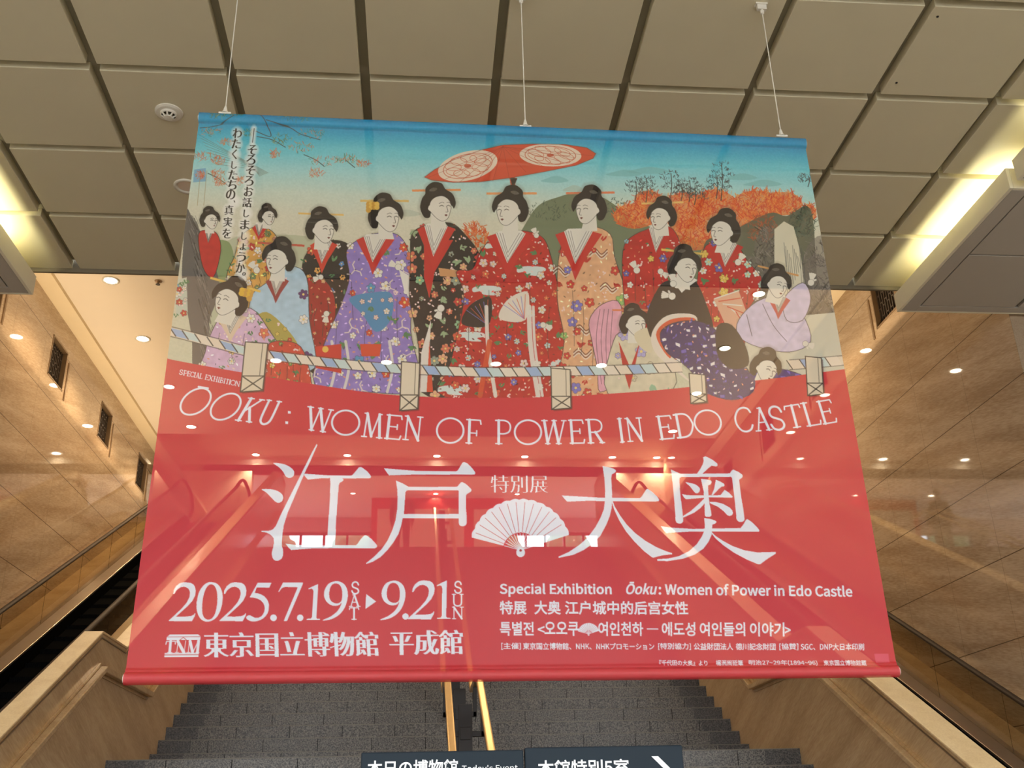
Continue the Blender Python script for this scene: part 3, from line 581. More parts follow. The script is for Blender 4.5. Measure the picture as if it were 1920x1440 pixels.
# far pair at the left
robe([(372, 440), (392, 432), (408, 440), (414, 470), (400, 520), (380, 500)], RED, None, 1); collar(392, 442, 12, 14, RED, RED); head(394, 412, 17, 1, .05, None)
robe([(450, 445), (478, 425), (505, 430), (520, 450), (505, 480), (505, 560), (440, 580), (425, 520), (440, 480)], (214, 160, 80), blossoms([(196, 60, 50), (225, 140, 120), (120, 140, 90), WHITE], 45, 6), 2); collar(487, 430, 14, 14, RED, RED); head(502, 405, 16, 1, .1, None)
poly([(330, 525), (350, 520), (352, 585), (330, 592)], (196, 200, 180)); P = [(330, 525), (350, 520), (352, 585), (330, 592)]; blossoms([(196, 60, 50), (120, 180, 200), WHITE], 12, 6)(P, 3)
# standing row
robe([(572, 480), (600, 455), (640, 452), (660, 475), (652, 560), (628, 690), (575, 690), (560, 600), (565, 520)], (44, 38, 36), blossoms([(216, 90, 60), (90, 140, 190), (232, 170, 90), WHITE], 35, 7), 4)
robe([(560, 540), (600, 520), (628, 560), (620, 640), (570, 640)], (160, 44, 40), blossoms([(230, 170, 120)], 13, 4), 5); collar(607, 462, 26, 34, RED, (204, 66, 48)); head(604, 428, 27, 1, .05)
hand(600, 520, 8, 2.8); hand(612, 590, 9, 1.7)
robe([(650, 470), (680, 445), (710, 437), (745, 440), (765, 470), (775, 540), (770, 620), (785, 690), (780, 735), (690, 735), (590, 720), (610, 640), (640, 570), (655, 520)], (146, 124, 188), lattice((226, 208, 190), [(232, 226, 212), (232, 226, 212), (214, 80, 56), (90, 150, 190)], 45), 6)
poly([(655, 560), (700, 548), (735, 552), (732, 600), (705, 622), (680, 590)], (82, 140, 180), 1, True); blossoms([(232, 205, 196), WHITE], 9, 6)([(655, 560), (735, 552), (732, 600), (690, 600)], 7)
for x in (622, 648, 730): line([(x, 640), (x + 6, 690), (x - 4, 735)], 5, (224, 216, 200), .9)
poly([(590, 650), (640, 645), (640, 700), (592, 690)], (204, 60, 48)); poly(disc(610, 655, 6), (236, 190, 90)); poly([(675, 645), (715, 645), (712, 668), (678, 668)], (214, 78, 50))
collar(704, 452, 36, 42, RED, (200, 54, 46)); head(724, 405, 29, 1, .02, (226, 190, 110), False, (232, 190, 90)); hand(745, 500, 10, 3.6); poly([(748, 505), (772, 520), (770, 560), (758, 545)], WHITE)
robe([(772, 440), (800, 422), (845, 418), (872, 440), (900, 480), (915, 560), (890, 640), (860, 735), (790, 735), (785, 650), (768, 560), (770, 490)], (46, 40, 38), blossoms([(140, 185, 140), (216, 120, 90), (226, 170, 130), (196, 64, 56), (150, 160, 140)], 81, 8, (150, 170, 130)), 8)
poly([(795, 450), (850, 450), (815, 510), (805, 560), (795, 520)], (196, 52, 46)); collar(818, 432, 36, 52, RED, (200, 54, 46)); head(822, 385, 29, 1, .0, (232, 150, 90)); hand(826, 580, 11, 1.9)
poly([(822, 502), (865, 508), (868, 520), (825, 518)], (206, 150, 100)); poly([(790, 660), (808, 600), (802, 735), (786, 735)], (224, 214, 200)); poly([(805, 640), (812, 735), (800, 735)], (214, 80, 50))
robe([(902, 470), (930, 440), (965, 432), (1010, 440), (1030, 470), (1050, 560), (1062, 660), (1075, 742), (835, 745), (845, 680), (870, 560), (855, 510), (885, 505)], (188, 48, 42), clouds((210, 218, 210), [(226, 200, 190), (130, 120, 190), (222, 96, 66), (200, 205, 200), (226, 214, 196)], 105, 7), 9)
for x, y, a, c in ((905, 590, .2, (48, 42, 40)), (975, 580, -.3, (226, 214, 196))):
    poly([(x - 38, y + 18), (x - 30, y - 10), (x - 8, y - 28), (x + 16, y - 30), (x + 10, y + 20)], c, 1, True)
    for k in range(6): line([(x + 8, y + 18), (x - 30 + k * 8, y - 8 - k * 4)], 1.2, (214, 90, 60) if k % 2 else (130, 120, 190), .9, False)
for x, w in ((915, 7), (995, 9), (1003, 5)): line([(x - 3, 575), (x, 650), (x + 14, 742)], w, (226, 218, 204), .95)
line([(918, 640), (900, 742)], 9, (214, 84, 48), .9); collar(958, 446, 46, 50, RED, (200, 48, 44)); head(956, 392, 30, -1, .02, (236, 160, 100)); hand(1005, 440, 8, 4.3); hand(1020, 610, 9, .4)
robe([(1050, 470), (1075, 440), (1110, 425), (1145, 440), (1152, 480), (1165, 520), (1178, 560), (1160, 640), (1175, 735), (1050, 740), (1058, 640), (1045, 560)], (226, 172, 128), waves((226, 214, 196), [(130, 120, 190), (150, 190, 110), (206, 66, 54), (206, 66, 54)], 48), 10)
collar(1085, 442, 44, 56, WHITE, (200, 54, 46)); head(1104, 390, 29, -1, .03, (226, 130, 90))
robe([(1168, 470), (1190, 440), (1235, 425), (1262, 430), (1278, 470), (1280, 540), (1250, 640), (1185, 620), (1170, 560)], (188, 44, 40), blossoms([(232, 226, 212), (110, 100, 170), (226, 190, 90), (150, 190, 200)], 29, 7), 11)
collar(1234, 436, 28, 40, WHITE, (190, 44, 40)); head(1240, 405, 25, -1, .05); hand(1193, 505, 10, 4.2); hand(1240, 510, 9, .6)
robe([(1318, 470), (1345, 455), (1380, 458), (1402, 490), (1430, 530), (1400, 590), (1390, 660), (1320, 640), (1305, 560)], (190, 46, 42), blossoms([(232, 226, 212), (190, 215, 195), (110, 100, 170), (226, 190, 90)], 40, 8), 12)
poly([(1338, 560), (1385, 545), (1405, 600), (1400, 640), (1365, 620)], (222, 170, 140)); [line([(1340 + 8 * k, 560 + 5 * k), (1385 + 3 * k, 545 + 14 * k)], 2.4, (206, 86, 60) if k % 2 else WHITE, 1, False) for k in range(6)]
collar(1364, 466, 30, 36, WHITE, (190, 46, 42)); head(1356, 432, 28, -1, -.02, None); hand(1385, 490, 10, 5.3)
# seated and kneeling figures in front
robe([(470, 560), (500, 530), (545, 500), (575, 520), (580, 600), (590, 690), (520, 690), (470, 640)], (176, 202, 216), blossoms([(96, 60, 110), (232, 226, 212)], 6, 10, (90, 150, 110)), 13)
collar(520, 530, 22, 26, WHITE, (150, 60, 60)); head(522, 485, 28, -1, -.05, (200, 90, 70), True); hand(480, 505, 10, 4.0); hand(455, 522, 10, 3.9)
poly([(475, 610), (500, 585), (545, 625), (560, 660), (520, 668)], (176, 160, 80), 1, True); blossoms([(206, 66, 54), (230, 200, 90)], 10, 5)([(475, 610), (500, 585), (545, 625), (540, 660)], 14)
robe([(398, 620), (420, 590), (470, 578), (505, 620), (540, 680), (520, 715), (385, 700), (385, 660)], (214, 178, 204), blossoms([(226, 120, 90), (232, 226, 212), (230, 190, 110)], 27, 8), 15)
robe([(500, 650), (540, 640), (570, 660), (580, 735), (500, 722)], (206, 74, 56), blossoms([(230, 200, 90), (120, 160, 90), (226, 150, 140)], 18, 6), 16)
collar(435, 598, 28, 30, (224, 190, 160), (222, 196, 168)); head(430, 562, 31, -1, -.25, (232, 190, 90), False, (226, 180, 60))
robe([(1110, 640), (1105, 600), (1130, 570), (1165, 575), (1160, 700), (1125, 735), (1120, 690)], (226, 164, 178), None, 17); [line([(1125 + 8 * k, 580), (1118 + 9 * k, 640), (1128 + 6 * k, 720)], 1, INK, .6) for k in range(4)]
robe([(1150, 640), (1175, 620), (1215, 620), (1250, 660), (1262, 730), (1140, 738)], (214, 202, 172), blossoms([(178, 170, 210), (200, 190, 160)], 8, 10, (150, 185, 150)), 18)
poly([(1160, 640), (1182, 690), (1200, 640), (1190, 690), (1180, 730), (1168, 690)], (190, 46, 42)); head(1190, 606, 25, 1, .02, (226, 130, 90), True); poly([(1190, 625), (1225, 615), (1222, 660), (1200, 650)], (216, 202, 168), 1, True)
robe([(1235, 540), (1258, 525), (1295, 520), (1320, 560), (1335, 640), (1240, 650), (1212, 600)], (54, 46, 42), None, 19)
collar(1282, 528, 26, 14, WHITE, WHITE); head(1284, 500, 28, 1, .12, (226, 190, 90), True); hand(1262, 530, 10, 4.6); hand(1258, 555, 11, 3.3)
robe([(1385, 600), (1420, 565), (1470, 555), (1505, 590), (1520, 640), (1480, 660), (1420, 650), (1385, 630)], (204, 192, 214), None, 20); line([(1430, 570), (1450, 610), (1475, 640)], 1.3, INK, .7); line([(1400, 590), (1410, 630)], 1.3, INK, .7)
robe([(1470, 560), (1505, 530), (1520, 560), (1505, 600), (1475, 600)], (204, 192, 214), None, 21); collar(1462, 566, 20, 22, WHITE, (190, 70, 66)); head(1456, 532, 25, 1, .25, (206, 150, 90), True); hand(1521, 528, 10, 4.9); hand(1512, 645, 9, .3)
PUR = dashes([(232, 226, 220), (232, 226, 220), (112, 96, 176), (128, 112, 190)], 46)
poly([(1222, 625), (1250, 592), (1300, 590), (1305, 615), (1270, 680), (1300, 720), (1260, 690), (1228, 660)], (228, 214, 196), 1, True); poly([(1230, 628), (1255, 600), (1300, 596), (1300, 612), (1262, 640), (1256, 672)], (216, 90, 58), 1, True)
robe([(1238, 625), (1262, 606), (1308, 602), (1345, 622), (1352, 660), (1400, 690), (1412, 730), (1372, 748), (1322, 728), (1290, 690), (1250, 660)], (64, 48, 104), PUR, 22)
robe([(1400, 710), (1440, 692), (1480, 695), (1515, 712), (1500, 738), (1450, 742), (1415, 738)], (64, 48, 120), dashes([(232, 226, 220), (112, 96, 190)], 16), 23)
robe([(1345, 612), (1372, 610), (1398, 650), (1402, 685), (1368, 690), (1345, 662)], (56, 48, 42), None, 24); head(1436, 690, 26, 1, .35, None, True)
line([(1500, 722), (1530, 732), (1542, 734)], 8, SKIN); hand(1540, 732, 10, 5.9); hand(1408, 728, 9, .6)
# lower edge: red field along a shallow arc
EDGE = smooth([(300, 668), (330, 676), (440, 696), (560, 716), (700, 737), (800, 744), (880, 746), (1040, 744), (1190, 735), (1290, 726), (1430, 712), (1570, 694), (1640, 684)], False)
REDBG = np.array((210, 53, 62))
shade = poly(np.vstack([EDGE, [(1900, 1500), (0, 1500)]]), REDBG)
robe([(1300, 700), (1345, 690), (1408, 700), (1412, 735), (1372, 750), (1322, 735)], (64, 48, 104), dashes([(232, 226, 220), (112, 96, 176)], 18), 25, False)
# rope rail bound to posts with white cloth
ROPE = smooth([(300, 618), (330, 624), (400, 642), (480, 662), (600, 678), (700, 688), (800, 694), (920, 698), (1040, 696), (1150, 694), (1290, 688), (1400, 684), (1480, 684), (1600, 674)], False, 12)
keep = (ROPE[:, 0] < 1290) | (ROPE[:, 0] > 1478)
for seg in (ROPE[ROPE[:, 0] < 1288], ROPE[ROPE[:, 0] > 1478]):
    poly(ribbon(seg, 20, False), (60, 52, 48), .5); poly(ribbon(seg, 16, False), (226, 212, 188))
    L = np.r_[0, np.cumsum(np.hypot(*np.diff(seg, axis=0).T))]
    for k, s in enumerate(np.arange(0, L[-1] - 26, 24)):
        x0, x1 = np.interp([s, s + 23], L, seg[:, 0]); y0, y1 = np.interp([s, s + 23], L, seg[:, 1])
        poly([(x0 - 4, y0 - 8), (x1 - 5, y1 - 8), (x1 + 5, y1 + 8), (x0 + 6, y0 + 8)], [(232, 214, 190), (160, 182, 214), (200, 216, 210), (232, 218, 196)][k % 4]); line([(x0 - 5, y0 - 8), (x0 + 6, y0 + 8)], 2, (64, 58, 54), .9, False)
for (x, y0, y1, w) in ((481, 641, 735, 21), (770, 678, 770, 17), (1051, 690, 768, 18), (1307, 700, 757, 15), (1525, 668, 742, 15)):
    s = -.1 * (y1 - y0) if x < 600 else (-.04 * (y1 - y0) if x < 900 else (.02 * (y1 - y0) if x < 1200 else .06 * (y1 - y0)))
    B = [(x - w, y0), (x + w, y0 + 3), (x + w + s, y1 - 3), (x - w + s, y1)]
    poly(np.array(B) + 3, (90, 50, 45), .5); poly(B, (226, 210, 182)); line(B + B[:1], 2, (70, 62, 56), .9, False)
    line([(x + w * .55, y0 + 4), (x + w * .55 + s * .6, y0 + .66 * (y1 - y0))], 1.2, (70, 62, 56), .8, False)
    q = .68; a = (x - w + s * q, y0 + q * (y1 - y0)); b = (x + w + s * q, y0 + q * (y1 - y0)); line([a, b], 2, (70, 62, 56), .9, False); line([a, B[2]], 2.2, (70, 62, 56), .9, False); line([b, B[3]], 2.2, (70, 62, 56), .9, False)
# ---- lettering of the banner --------------------------------------------------------------------
PAPER = (238, 240, 250)
try: GOTHIC = bpy.data.fonts.load(bpy.utils.system_resource('DATAFILES', path='fonts') + '/Noto Sans CJK Regular.woff2')   # the program's own gothic type
except Exception: GOTHIC = None
def glyph_loops(text, bold=0.0, mincho=(0, 0), res=5):
    """outlines of a line of type from the program's own fonts -> closed loops, in units of the type size"""
    ob = bpy.data.objects.get('type')
    if ob is None:
        ob = bpy.data.objects.new('type', bpy.data.curves.new('type', 'FONT')); C.objects.link(ob)
        if GOTHIC: ob.data.font = GOTHIC
    ob.data.body = text; ob.data.resolution_u = res; bpy.context.view_layer.update()
    dg = bpy.context.evaluated_depsgraph_get(); cv = ob.evaluated_get(dg).to_curve(dg); loops = []
    for sp in cv.splines:
        pts = []; b = sp.bezier_points; n = len(b)
        if n:
            for i in range(n):
                p0, h0, h1, p1 = (np.array(v)[:2] for v in (b[i].co, b[i].handle_right, b[(i + 1) % n].handle_left, b[(i + 1) % n].co))
                straight = abs(np.cross(h0 - p0, p1 - p0)) + abs(np.cross(h1 - p0, p1 - p0)) < 1e-7
                for t in ([0] if straight else np.arange(res) / res):
                    pts.append((1 - t) ** 3 * p0 + 3 * t * (1 - t) ** 2 * h0 + 3 * t * t * (1 - t) * h1 + t ** 3 * p1)
        else: pts = [np.array(p.co)[:2] for p in sp.points]
        if len(pts) > 2: loops.append(np.array(pts))
    ob.to_curve_clear()
    out = []
    for L in loops:                                    # weight: push the outline outwards, separately along x and y
        ox, oy = bold + mincho[0], bold + mincho[1]
        if ox or oy:
            L = L[np.r_[True, np.hypot(*np.diff(L, axis=0).T) > 1e-6]]
            e = np.roll(L, -1, 0) - L; e /= np.maximum(np.hypot(e[:, 0], e[:, 1]), 1e-9)[:, None]
            m = np.c_[e[:, 1], -e[:, 0]]; m0 = np.roll(m, 1, 0); d = m + m0; d /= np.maximum((d * m).sum(1), .35)[:, None]
            L = L + TURN * d * np.array((ox, oy))
        out.append(L)
    return out
_l = glyph_loops('I'); TURN = 1 if sum(np.cross(a, b) for a, b in zip(_l[0], np.roll(_l[0], -1, 0))) > 0 else -1
def nonzero(loops, col, alpha=1.0):
    """paint overlapping outlines: each outer loop with the holes that lie in it"""
    def holds(L, p):
        q = np.roll(L, -1, 0); k = (L[:, 1] > p[1]) != (q[:, 1] > p[1])
        return ((L[k, 0] + (p[1] - L[k, 1]) * (q[k, 0] - L[k, 0]) / (q[k, 1] - L[k, 1])) > p[0]).sum() % 2
    area = [abs(.5 * float(np.sum(np.cross(L, np.roll(L, -1, 0))))) for L in loops]
    up = [[i for i in range(len(loops)) if i != j and area[i] > area[j] and holds(loops[i], loops[j][0]) and holds(loops[i], loops[j][len(loops[j]) // 2])] for j in range(len(loops))]
    acc = {j: [loops[j]] for j in range(len(loops)) if len(up[j]) % 2 == 0}
    for j in range(len(loops)):
        if j not in acc: acc[min(up[j], key=lambda i: area[i])].append(loops[j])
    for Ls in acc.values(): paint(cover(Ls), col, alpha)
def type_px(text, LB, RB, LT, col=PAPER, bold=.008, mincho=(0, 0), shear=0.0):
    """set a line of type so that its ink fills the measured box left-bottom, right-bottom, left-top"""
    Ls = glyph_loops(text, bold, mincho); A = np.vstack(Ls); lo, hi = A.min(0), A.max(0)
    q = T([LB, RB, LT]); ex, ey = q[1] - q[0], q[2] - q[0]; out = []
    for L in Ls:
        u = (L - lo) / (hi - lo); u[:, 0] += shear * (u[:, 1] - .5); out.append(q[0] + u[:, :1] * ex + u[:, 1:] * ey)
    nonzero(out, col)
def outline(P, o, col=PAPER, hole=None):
    f = lambda Q: np.array(Q, float) / o[2] + np.array(o[:2])
    polys([f(P)] + ([f(hole)] if hole else []), col)
def sm(P): return smooth(P, True, 4).tolist()
# the four large characters
A_ = (480, 820, 5.758)
outline(sm([(185, 278), (250, 280), (310, 292), (370, 322), (410, 365), (410, 405), (390, 430), (355, 438), (320, 420), (295, 375), (250, 325)]), A_)
outline(sm([(60, 562), (130, 558), (190, 565), (245, 585), (285, 620), (293, 655), (280, 690), (245, 707), (210, 695), (170, 655), (110, 595)]), A_)
outline([(655, 70), (664, 82), (590, 250), (530, 375), (470, 515), (400, 680), (340, 820), (300, 950), (285, 1050), (279, 1120), (280, 1180), (291, 1205), (293, 1235), (290, 1280), (278, 1308), (260, 1322), (238, 1332), (215, 1333), (192, 1322), (178, 1300), (171, 1272), (170, 1245), (178, 1210), (188, 1180), (193, 1130), (190, 1090), (175, 1068), (155, 1050), (110, 1028), (55, 1020), (60, 1010), (130, 1010), (162, 1003), (185, 990), (215, 955), (270, 830), (350, 670), (450, 470), (540, 290), (600, 170)], A_)
outline([(525, 392), (600, 398), (800, 412), (1030, 412), (1045, 402), (1060, 385), (1110, 325), (1125, 320), (1140, 322), (1200, 365), (1240, 415), (1242, 428), (1235, 440), (1215, 443), (930, 443), (943, 452), (943, 464), (930, 478), (905, 490), (893, 520), (880, 700), (865, 900), (855, 1165), (1080, 1165), (1095, 1150), (1130, 1100), (1165, 1062), (1182, 1057), (1200, 1062), (1250, 1100), (1300, 1155), (1308, 1172), (1303, 1188), (1285, 1197), (900, 1197), (600, 1200), (380, 1217), (350, 1190), (318, 1147), (420, 1160), (600, 1167), (765, 1167), (775, 1000), (795, 700), (803, 500), (798, 440), (700, 442), (560, 457), (535, 430), (518, 405)], A_)
B_ = (680, 840, 6.2625)
outline([(250, 238), (400, 250), (620, 268), (900, 272), (1100, 272), (1115, 264), (1125, 250), (1170, 175), (1182, 166), (1195, 165), (1230, 180), (1285, 235), (1322, 285), (1322, 300), (1312, 310), (1290, 312), (900, 312), (600, 312), (310, 322), (285, 290)], B_)
outline([(390, 382), (470, 415), (540, 455), (700, 457), (1110, 455), (1130, 430), (1155, 402), (1170, 400), (1210, 420), (1270, 475), (1278, 490), (1275, 505), (1260, 520), (1225, 540), (1215, 555), (1213, 580), (1213, 700), (1222, 800), (1222, 880), (1216, 898), (1205, 910), (1188, 918), (1170, 920), (1150, 915), (1135, 905), (1128, 880), (1128, 828), (470, 825), (450, 920), (420, 1010), (360, 1110), (290, 1200), (210, 1280), (120, 1335), (42, 1362), (40, 1352), (130, 1280), (220, 1190), (290, 1090), (350, 960), (385, 850), (405, 720), (410, 600), (405, 480)], B_, hole=[(530, 497), (1115, 497), (1125, 501), (1128, 510), (1128, 775), (485, 775), (497, 600), (503, 520), (515, 502)])
D_ = (1030, 840, 6.2625)
outline([(145, 557), (330, 568), (600, 583), (1060, 588), (1075, 580), (1090, 560), (1135, 490), (1145, 481), (1158, 481), (1210, 515), (1270, 575), (1290, 605), (1288, 618), (1278, 626), (1240, 628), (700, 625), (450, 620), (210, 630), (180, 600)], D_)
outline([(625, 212), (700, 225), (760, 245), (781, 260), (782, 275), (770, 290), (735, 310), (728, 350), (735, 500), (738, 600), (733, 700), (710, 800), (670, 900), (600, 1030), (500, 1130), (400, 1200), (280, 1255), (110, 1290), (108, 1275), (230, 1220), (350, 1140), (450, 1050), (540, 930), (600, 820), (640, 720), (652, 620), (655, 500), (645, 350)], D_)
outline([(740, 610), (770, 690), (830, 790), (910, 900), (1010, 1000), (1130, 1090), (1260, 1165), (1380, 1215), (1445, 1235), (1440, 1248), (1330, 1260), (1220, 1288), (1200, 1280), (1110, 1210), (1000, 1100), (900, 980), (820, 850), (760, 720), (735, 640)], D_)
E_ = (1220, 840, 6.26)
outline([(615, 110), (640, 98), (665, 106), (730, 140), (780, 180), (787, 195), (782, 213), (765, 217), (715, 208), (680, 235), (620, 290), (585, 330), (530, 320), (580, 250), (612, 190), (622, 150)], E_)
outline([(238, 250), (300, 280), (355, 303), (500, 302), (930, 298), (950, 265), (970, 253), (1030, 280), (1075, 312), (1082, 328), (1074, 348), (1040, 372), (1040, 400), (1060, 560), (1090, 730), (1103, 830), (1098, 850), (1082, 864), (1060, 869), (1038, 867), (1020, 856), (1008, 835), (990, 650), (965, 430), (955, 350), (940, 338), (700, 340), (360, 340), (340, 355), (338, 400), (350, 560), (370, 720), (383, 840), (380, 866), (365, 882), (345, 888), (318, 884), (300, 872), (293, 850), (290, 800), (275, 600), (258, 420)], E_)
outline(sm([(408, 402), (470, 412), (530, 430), (575, 470), (573, 510), (550, 530), (525, 528), (495, 495), (460, 450)]), E_)
outline([(590, 362), (650, 368), (700, 378), (714, 390), (714, 408), (702, 428), (675, 440), (675, 500), (690, 650), (712, 760), (713, 790), (705, 802), (685, 809), (655, 808), (640, 800), (635, 780), (632, 650), (620, 500)], E_)
outline([(765, 372), (820, 395), (862, 420), (868, 436), (860, 450), (830, 455), (800, 480), (730, 555), (715, 550), (745, 480)], E_)
outline([(365, 540), (430, 553), (600, 557), (820, 553), (845, 520), (868, 490), (920, 525), (963, 570), (955, 583), (700, 578), (415, 602), (390, 580)], E_)
outline([(630, 590), (640, 640), (590, 700), (510, 760), (380, 818), (378, 800), (470, 740), (560, 660)], E_)
outline([(690, 632), (760, 632), (850, 655), (930, 700), (960, 735), (966, 765), (955, 788), (930, 798), (900, 790), (860, 745), (790, 690), (700, 650)], E_)
outline([(628, 822), (700, 832), (755, 850), (771, 862), (770, 875), (755, 888), (725, 900), (720, 950), (715, 1020), (680, 1100), (620, 1180), (520, 1250), (380, 1300), (200, 1328), (78, 1325), (76, 1305), (200, 1298), (330, 1270), (450, 1210), (540, 1130), (600, 1040), (635, 960), (635, 900)], E_)
outline([(118, 918), (250, 935), (500, 950), (700, 945), (1055, 940), (1090, 895), (1120, 840), (1138, 835), (1190, 870), (1250, 930), (1277, 965), (1273, 980), (1255, 983), (800, 980), (450, 982), (180, 1000), (150, 965)], E_)
outline([(715, 985), (760, 1030), (850, 1090), (960, 1150), (1100, 1200), (1250, 1225), (1470, 1220), (1468, 1240), (1380, 1295), (1285, 1365), (1260, 1365), (1130, 1310), (980, 1230), (850, 1140), (760, 1060), (712, 1000)], E_)
# the folding fan
def fan(cx, cy, r, small=False):
    a = np.radians(np.linspace(-165.5, -17.5, 85)); k = np.linspace(0, 14, 85)
    rr = r * (.985 + .022 * np.abs(np.sin(math.pi * k)) - .004)
    out = np.c_[cx + rr * np.cos(a), cy + rr * np.sin(a)]; inn = np.c_[cx + .345 * r * np.cos(a), cy + .345 * r * np.sin(a)]
    poly(np.vstack([out, inn[::-1]]), PAPER)
    for i in range(1, 14) if not small else range(1, 14, 1):
        b = math.radians(-165.5 + 148 * i / 14 - 4); f = (.36, .93) if not small else (.4, 1)
        line([(cx + f[0] * r * math.cos(b), cy + f[0] * r * math.sin(b)), (cx + f[1] * r * math.cos(b), cy + f[1] * r * math.sin(b))], .9 if not small else .5, (196, 60, 62), .85 if not small else .45, False)
    for i in range(15):
        b = math.radians(-165 + 147 * i / 14)
        line([(cx, cy), (cx + .325 * r * math.cos(b), cy + .325 * r * math.sin(b))], 1.15 if not small else .5, PAPER, 1, False)
    poly(disc(cx, cy + .04 * r, .085 * r), PAPER); h = disc(cx, cy + .05 * r, .085 * r, .085 * r); poly(h[h[:, 1] >= cy + .05 * r], PAPER); poly(disc(cx, cy + .005 * r, .025 * r), (170, 50, 52))
fan(976.2, 1031.6, 96.5); fan(1103.6, 1189, 21, True)
type_px('特別展', (920, 924), (1028.3, 924), (920, 890.8), bold=0, mincho=(.002, -.008))
# the dates
F_ = (300, 1060, 6.0); G_ = (590, 1060, 6.0)
TWO = [(148, 320), (155, 280), (180, 235), (220, 203), (250, 193), (280, 190), (345, 197), (375, 213), (393, 240), (403, 285), (395, 340), (365, 400), (310, 460), (180, 577), (280, 577), (350, 570), (380, 555), (392, 538), (398, 541), (392, 570), (360, 628), (97, 628), (100, 620), (240, 490), (300, 420), (330, 360), (337, 310), (331, 280), (315, 260), (290, 245), (268, 241), (235, 246), (200, 268), (180, 290), (165, 318), (155, 322)]
ONE = [(1780, 210), (1760, 590), (1768, 600), (1800, 603), (1800, 613), (1650, 613), (1652, 602), (1700, 597), (1710, 580), (1728, 300), (1722, 275), (1705, 262), (1668, 270), (1672, 258), (1730, 232)]
NINE = sm([(235, 178), (300, 190), (350, 235), (373, 310), (365, 400), (330, 490), (270, 560), (190, 605), (100, 622), (98, 612), (180, 575), (250, 520), (290, 460), (302, 418), (278, 445), (230, 457), (180, 445), (130, 405), (105, 340), (115, 270), (160, 205)])
NINEH = sm([(235, 203), (280, 220), (305, 270), (310, 340), (300, 400), (270, 425), (225, 425), (185, 400), (165, 350), (170, 270), (195, 220)])
mv = lambda P, dx, dy: [(x + dx, y + dy) for x, y in P]
outline(TWO, F_); outline(mv(TWO, 570, 0), F_); outline(mv(TWO, 948, -21), G_)
outline(sm([(575, 188), (640, 205), (685, 260), (705, 340), (700, 430), (670, 530), (620, 600), (545, 634), (480, 620), (435, 570), (412, 490), (415, 400), (440, 300), (490, 225), (540, 193)]), F_, hole=sm([(575, 213), (615, 235), (638, 290), (645, 360), (640, 450), (620, 540), (585, 595), (540, 610), (500, 590), (478, 540), (475, 460), (483, 370), (505, 290), (535, 235)]))
outline([(1100, 195), (1255, 195), (1230, 250), (1088, 250), (1065, 310), (1100, 314), (1135, 326), (1170, 345), (1198, 373), (1216, 405), (1226, 440), (1224, 500), (1210, 540), (1188, 572), (1160, 598), (1128, 616), (1090, 628), (1050, 633), (1020, 628), (995, 617), (975, 603), (968, 588), (975, 573), (992, 564), (1015, 563), (1045, 578), (1065, 588), (1085, 590), (1110, 588), (1135, 577), (1158, 553), (1173, 520), (1178, 490), (1175, 455), (1160, 422), (1130, 392), (1095, 374), (1055, 365), (1008, 360)], F_)
outline([(1385, 193), (1610, 193), (1605, 215), (1430, 625), (1393, 628), (1400, 605), (1550, 247), (1410, 243), (1385, 249), (1365, 263), (1340, 298), (1330, 298)], F_)
outline(ONE, F_); outline([(1487, 170), (1480, 575), (1490, 588), (1530, 592), (1530, 602), (1375, 602), (1375, 592), (1420, 587), (1430, 565), (1435, 260), (1428, 235), (1410, 225), (1373, 235), (1377, 223), (1440, 190)], G_)
outline(NINE, G_, hole=NINEH); outline(mv(NINE, 648, -6), G_, hole=mv(NINEH, 648, -6))
for o, x, y, r in ((F_, 1277, 590, 38), (F_, 1577, 590, 37), (G_, 1022, 575, 36)): outline(disc(x, y, r).tolist(), o)
outline([(580, 322), (692, 407), (570, 492)], G_)
